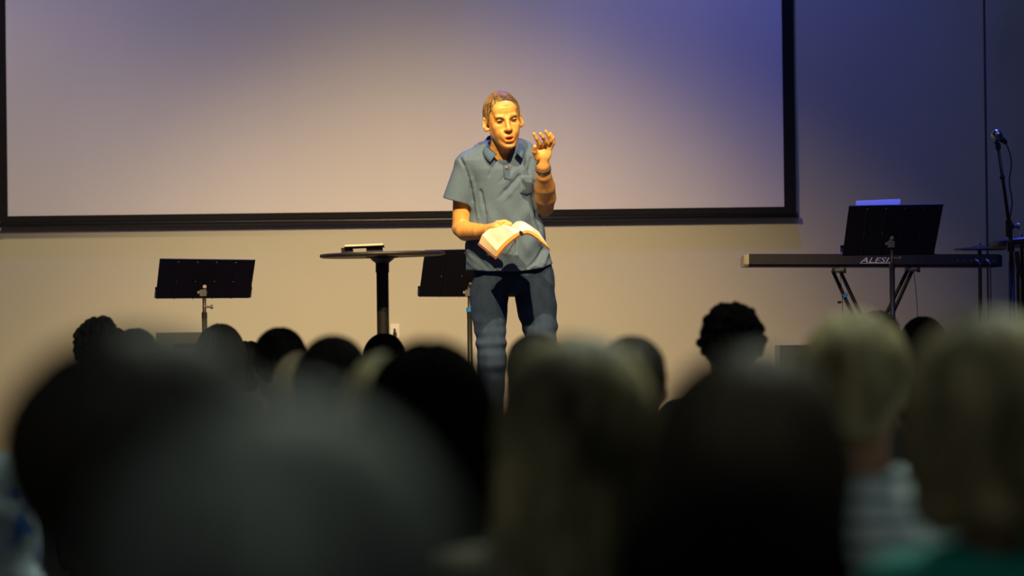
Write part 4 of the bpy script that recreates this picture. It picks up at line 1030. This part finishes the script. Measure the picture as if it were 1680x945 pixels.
HM = {k: mat('hair_'+k, v[0], .9 if k == 'black' else .62, spec=.0 if k == 'black' else .3, var=v[1], scale=11, stretch=(1, 1, .35), attr='tint', bump=.3, bscale=160) for k, v in HAIRCOL.items()}
skA = mat('audience_skin', (.56, .31, .20), .5, var=(.50, .26, .16), attr='tint')
jeanA = mat('audience_trousers', (.03, .035, .05), .9)
shirtm = {}
def cloth(col, var=None, scale=40, stretch=(1, 1, 1)):
    k = (col, var)
    if k not in shirtm: shirtm[k] = mat('shirt_fabric', col, .9, spec=.2, var=var, scale=scale, stretch=stretch, bump=.3, bscale=200)
    return shirtm[k]
def audience(pxc, top, d, label, hcol, style, shirt, turn=0, hk=None, wide=1.0):
    hk = dict(hk or {}); tallness = hk.get('t', .012)+hk.get('tall', 0)
    tp_ = P(pxc, top, d); hc_ = P(pxc, top+.12*F/d, d)
    h0 = 1.178+.036+.082+tallness            # top of the hair in the unit figure
    s = tp_.z/h0
    root = thing('person', label, 'person', (hc_.x, d, 0), 'seated audience seen from behind')
    T = Matrix.Translation((hc_.x, d-.02, 0)) @ Matrix.Diagonal((s*wide, s, s, 1)); TH = Matrix.Translation((hc_.x, d-.02, 0)) @ Matrix.Scale(s, 4)
    Th = Matrix.Translation((0, .02, 1.178)) @ Matrix.Rotation(PI+rad(turn), 4, 'Z')
    b = link('body', np_mesh('body', xf(SB[0], T), SB[1]), skA, root)
    link('shirt', np_mesh('shirt', xf(SS[0], T), SS[1]), shirt, root)
    link('trousers', np_mesh('trousers', xf(ST[0], T), ST[1]), jeanA, root)
    for q_ in (-1, 1):
        link('shoe', np_mesh('shoe', xf(SH[0]+np.array((q_*.12, .46, .003)), T), SH[1]), M['shoe'], root)
    p_, q, t_ = hair(style, **hk)
    h = link('hair', np_mesh('hair', xf(p_, np.array(TH)@np.array(Th)), q, t_), HM[hcol], root)
    return root
dk = cloth((.030, .030, .036)); gr = cloth((.07, .07, .075)); nv = cloth((.020, .030, .050))
ppl = [
 # px, top, d, label, hair colour, style, shirt, turn, hair options
 (450, 655, 1.95, 'nearest seated person in grey top, a huge blurred shape at bottom left of centre', 'grey', 'short', cloth((.10, .105, .11)), 0, dict(t=.014, seed=11, n_str=500, wide=1.12)),
 (232, 545, 3.0, 'seated person whose big dark blurred head fills the left side', 'darkbrown', 'short', dk, 0, dict(t=.014, seed=12, n_str=500, wide=1.27)),
 (1205, 765, 2.85, 'short seated person in black low at the bottom, right of centre', 'black', 'short', dk, 0, dict(t=.012, seed=34, n_str=0, wide=1.22)),
 (1228, 575, 3.6, 'seated person in dark navy top, broad blurred back below the far curly head', 'brown', 'bob', nv, 0, dict(t=.012, seed=13, n_str=500, length=.03, wide=1.08)),
 (945, 553, 4.95, 'seated person with long hair down the back, right of centre below the speaking person', 'darkblond', 'long', cloth((.16, .14, .10)), 0, dict(t=.016, seed=14, n_str=700, length=.26, flare=.012, tw=.003, wide=1.12)),
 (1622, 516, 4.45, 'seated person in teal shirt at the right edge of the front seats', 'darkblond', 'bob', cloth((.015, .20, .17)), 0, dict(t=.014, seed=15, n_str=500, length=.03, tw=.003, wide=1.12), .70),
 (706, 558, 5.8, 'seated person in dark top left of centre, in front of the high table', 'black', 'long', cloth((.05, .05, .055)), 0, dict(t=.020, seed=16, n_str=500, length=.12, wide=1.04)),
 (1402, 512, 6.4, 'seated person in pale blue striped shirt, bare neck showing, under the keyboard', 'blond', 'short', None, 0, dict(t=.012, seed=17, n_str=700, tw=.0025)),
 (640, 580, 6.5, 'seated person mostly hidden behind the dark topped person left of centre', 'darkblond', 'long', gr, 0, dict(t=.010, seed=18, n_str=500, length=.20, flare=.02)),
 (-140, 525, 8.0, 'seated person in grey shirt with blue floral print cut off by the left edge', 'brown', 'short', None, 0, dict(t=.010, seed=19, n_str=100)),
 (1525, 590, 8.2, 'seated person in dark navy top showing between the pale blue and teal shirts', 'black', 'short', cloth((.012, .015, .03), (.05, .06, .09), 30), 0, dict(t=.010, seed=20, n_str=100)),
 (548, 551, 9.1, 'seated person in dark top between the left music stand and high table', 'black', 'bob', dk, 0, dict(t=.012, seed=21, n_str=400, length=.03)),
 (1036, 552, 9.1, 'seated person behind the long-haired one, head peeking out at upper right', 'darkbrown', 'short', dk, 0, dict(t=.010, seed=22, n_str=300)),
 (880, 548, 10.0, 'seated person directly below the speaking person\'s right-hand leg', 'darkbrown', 'short', dk, 0, dict(t=.010, seed=23, n_str=300)),
 (498, 577, 10.4, 'seated person left of and behind the dark head before the high table', 'lightbrown', 'bob', gr, 0, dict(t=.010, seed=24, n_str=300, length=.04)),
 (460, 538, 12.0, 'seated person with a small topknot between left music stand and high table', 'black', 'bun', dk, 0, dict(t=.008, seed=25, n_str=400)),
 (1200, 502, 12.0, 'seated person with a tall curly head standing out alone before the beige wall', 'black', 'curly', cloth((.05, .05, .06)), 0, dict(t=.010, seed=26, n_str=900, tall=.004, curl=1.6, res=.004, wide=1.06)),
 (1438, 510, 13.0, 'seated person under the keyboard stand, dark head behind the pale one', 'darkbrown', 'short', dk, 0, dict(t=.008, seed=27, n_str=200)),
 (362, 532, 13.8, 'seated person directly below the left music stand pole', 'brown', 'bob', gr, 0, dict(t=.008, seed=28, n_str=500, length=.02)),
 (163, 524, 14.0, 'seated person with a curly head at far left before the beige wall', 'darkbrown', 'curly', dk, 0, dict(t=.006, seed=29, n_str=500, curl=1.0, res=.004), .85),
 (1514, 520, 14.0, 'seated person right of the keyboard stand, small dark head in the front rows', 'black', 'short', dk, 0, dict(t=.008, seed=30, n_str=200)),
 (408, 560, 14.8, 'seated person whose low head shows between two front heads under the left music stand', 'darkbrown', 'short', dk, 0, dict(t=.006, seed=31, n_str=100)),
 (631, 548, 14.8, 'seated person directly below the high table column', 'black', 'short', dk, 0, dict(t=.008, seed=32, n_str=300)),
 (222, 538, 12.3, 'seated person right of the far left curly head, low and mostly hidden', 'darkbrown', 'short', dk, 0, dict(t=.008, seed=33, n_str=100)),
]
stripe = bpy.data.materials.new('striped_shirt'); stripe.use_nodes = True; nt = stripe.node_tree; b = nt.nodes['Principled BSDF']; b.inputs['Roughness'].default_value = .9
wv = nt.nodes.new('ShaderNodeTexWave'); wv.bands_direction = 'Z'; wv.inputs['Scale'].default_value = 9; wv.inputs['Distortion'].default_value = .4
tc = nt.nodes.new('ShaderNodeTexCoord'); nt.links.new(tc.outputs['Object'], wv.inputs[0]); rp = nt.nodes.new('ShaderNodeValToRGB')
rp.color_ramp.elements[0].color = (.40, .52, .60, 1); rp.color_ramp.elements[1].color = (.80, .90, .96, 1); rp.color_ramp.elements[0].position = .1; rp.color_ramp.elements[1].position = .4
nt.links.new(wv.outputs[0], rp.inputs[0]); nt.links.new(rp.outputs[0], b.inputs['Base Color'])
floral = mat('floral_shirt', (.30, .36, .42), .9, var=(.02, .10, .42), scale=11)
floral.node_tree.nodes['Color Ramp'].color_ramp.elements[0].position = .42; floral.node_tree.nodes['Color Ramp'].color_ramp.elements[1].position = .46
for p in ppl:
    sh = p[6]
    if p[0] == 1402: sh = stripe
    if p[0] == -140: sh = floral
    audience(p[0], p[1], p[2], p[3], p[4], p[5], sh, p[7], p[8], *p[9:])
print('tris', sum(len(o.data.polygons) for o in bpy.data.objects if o.type == 'MESH'))
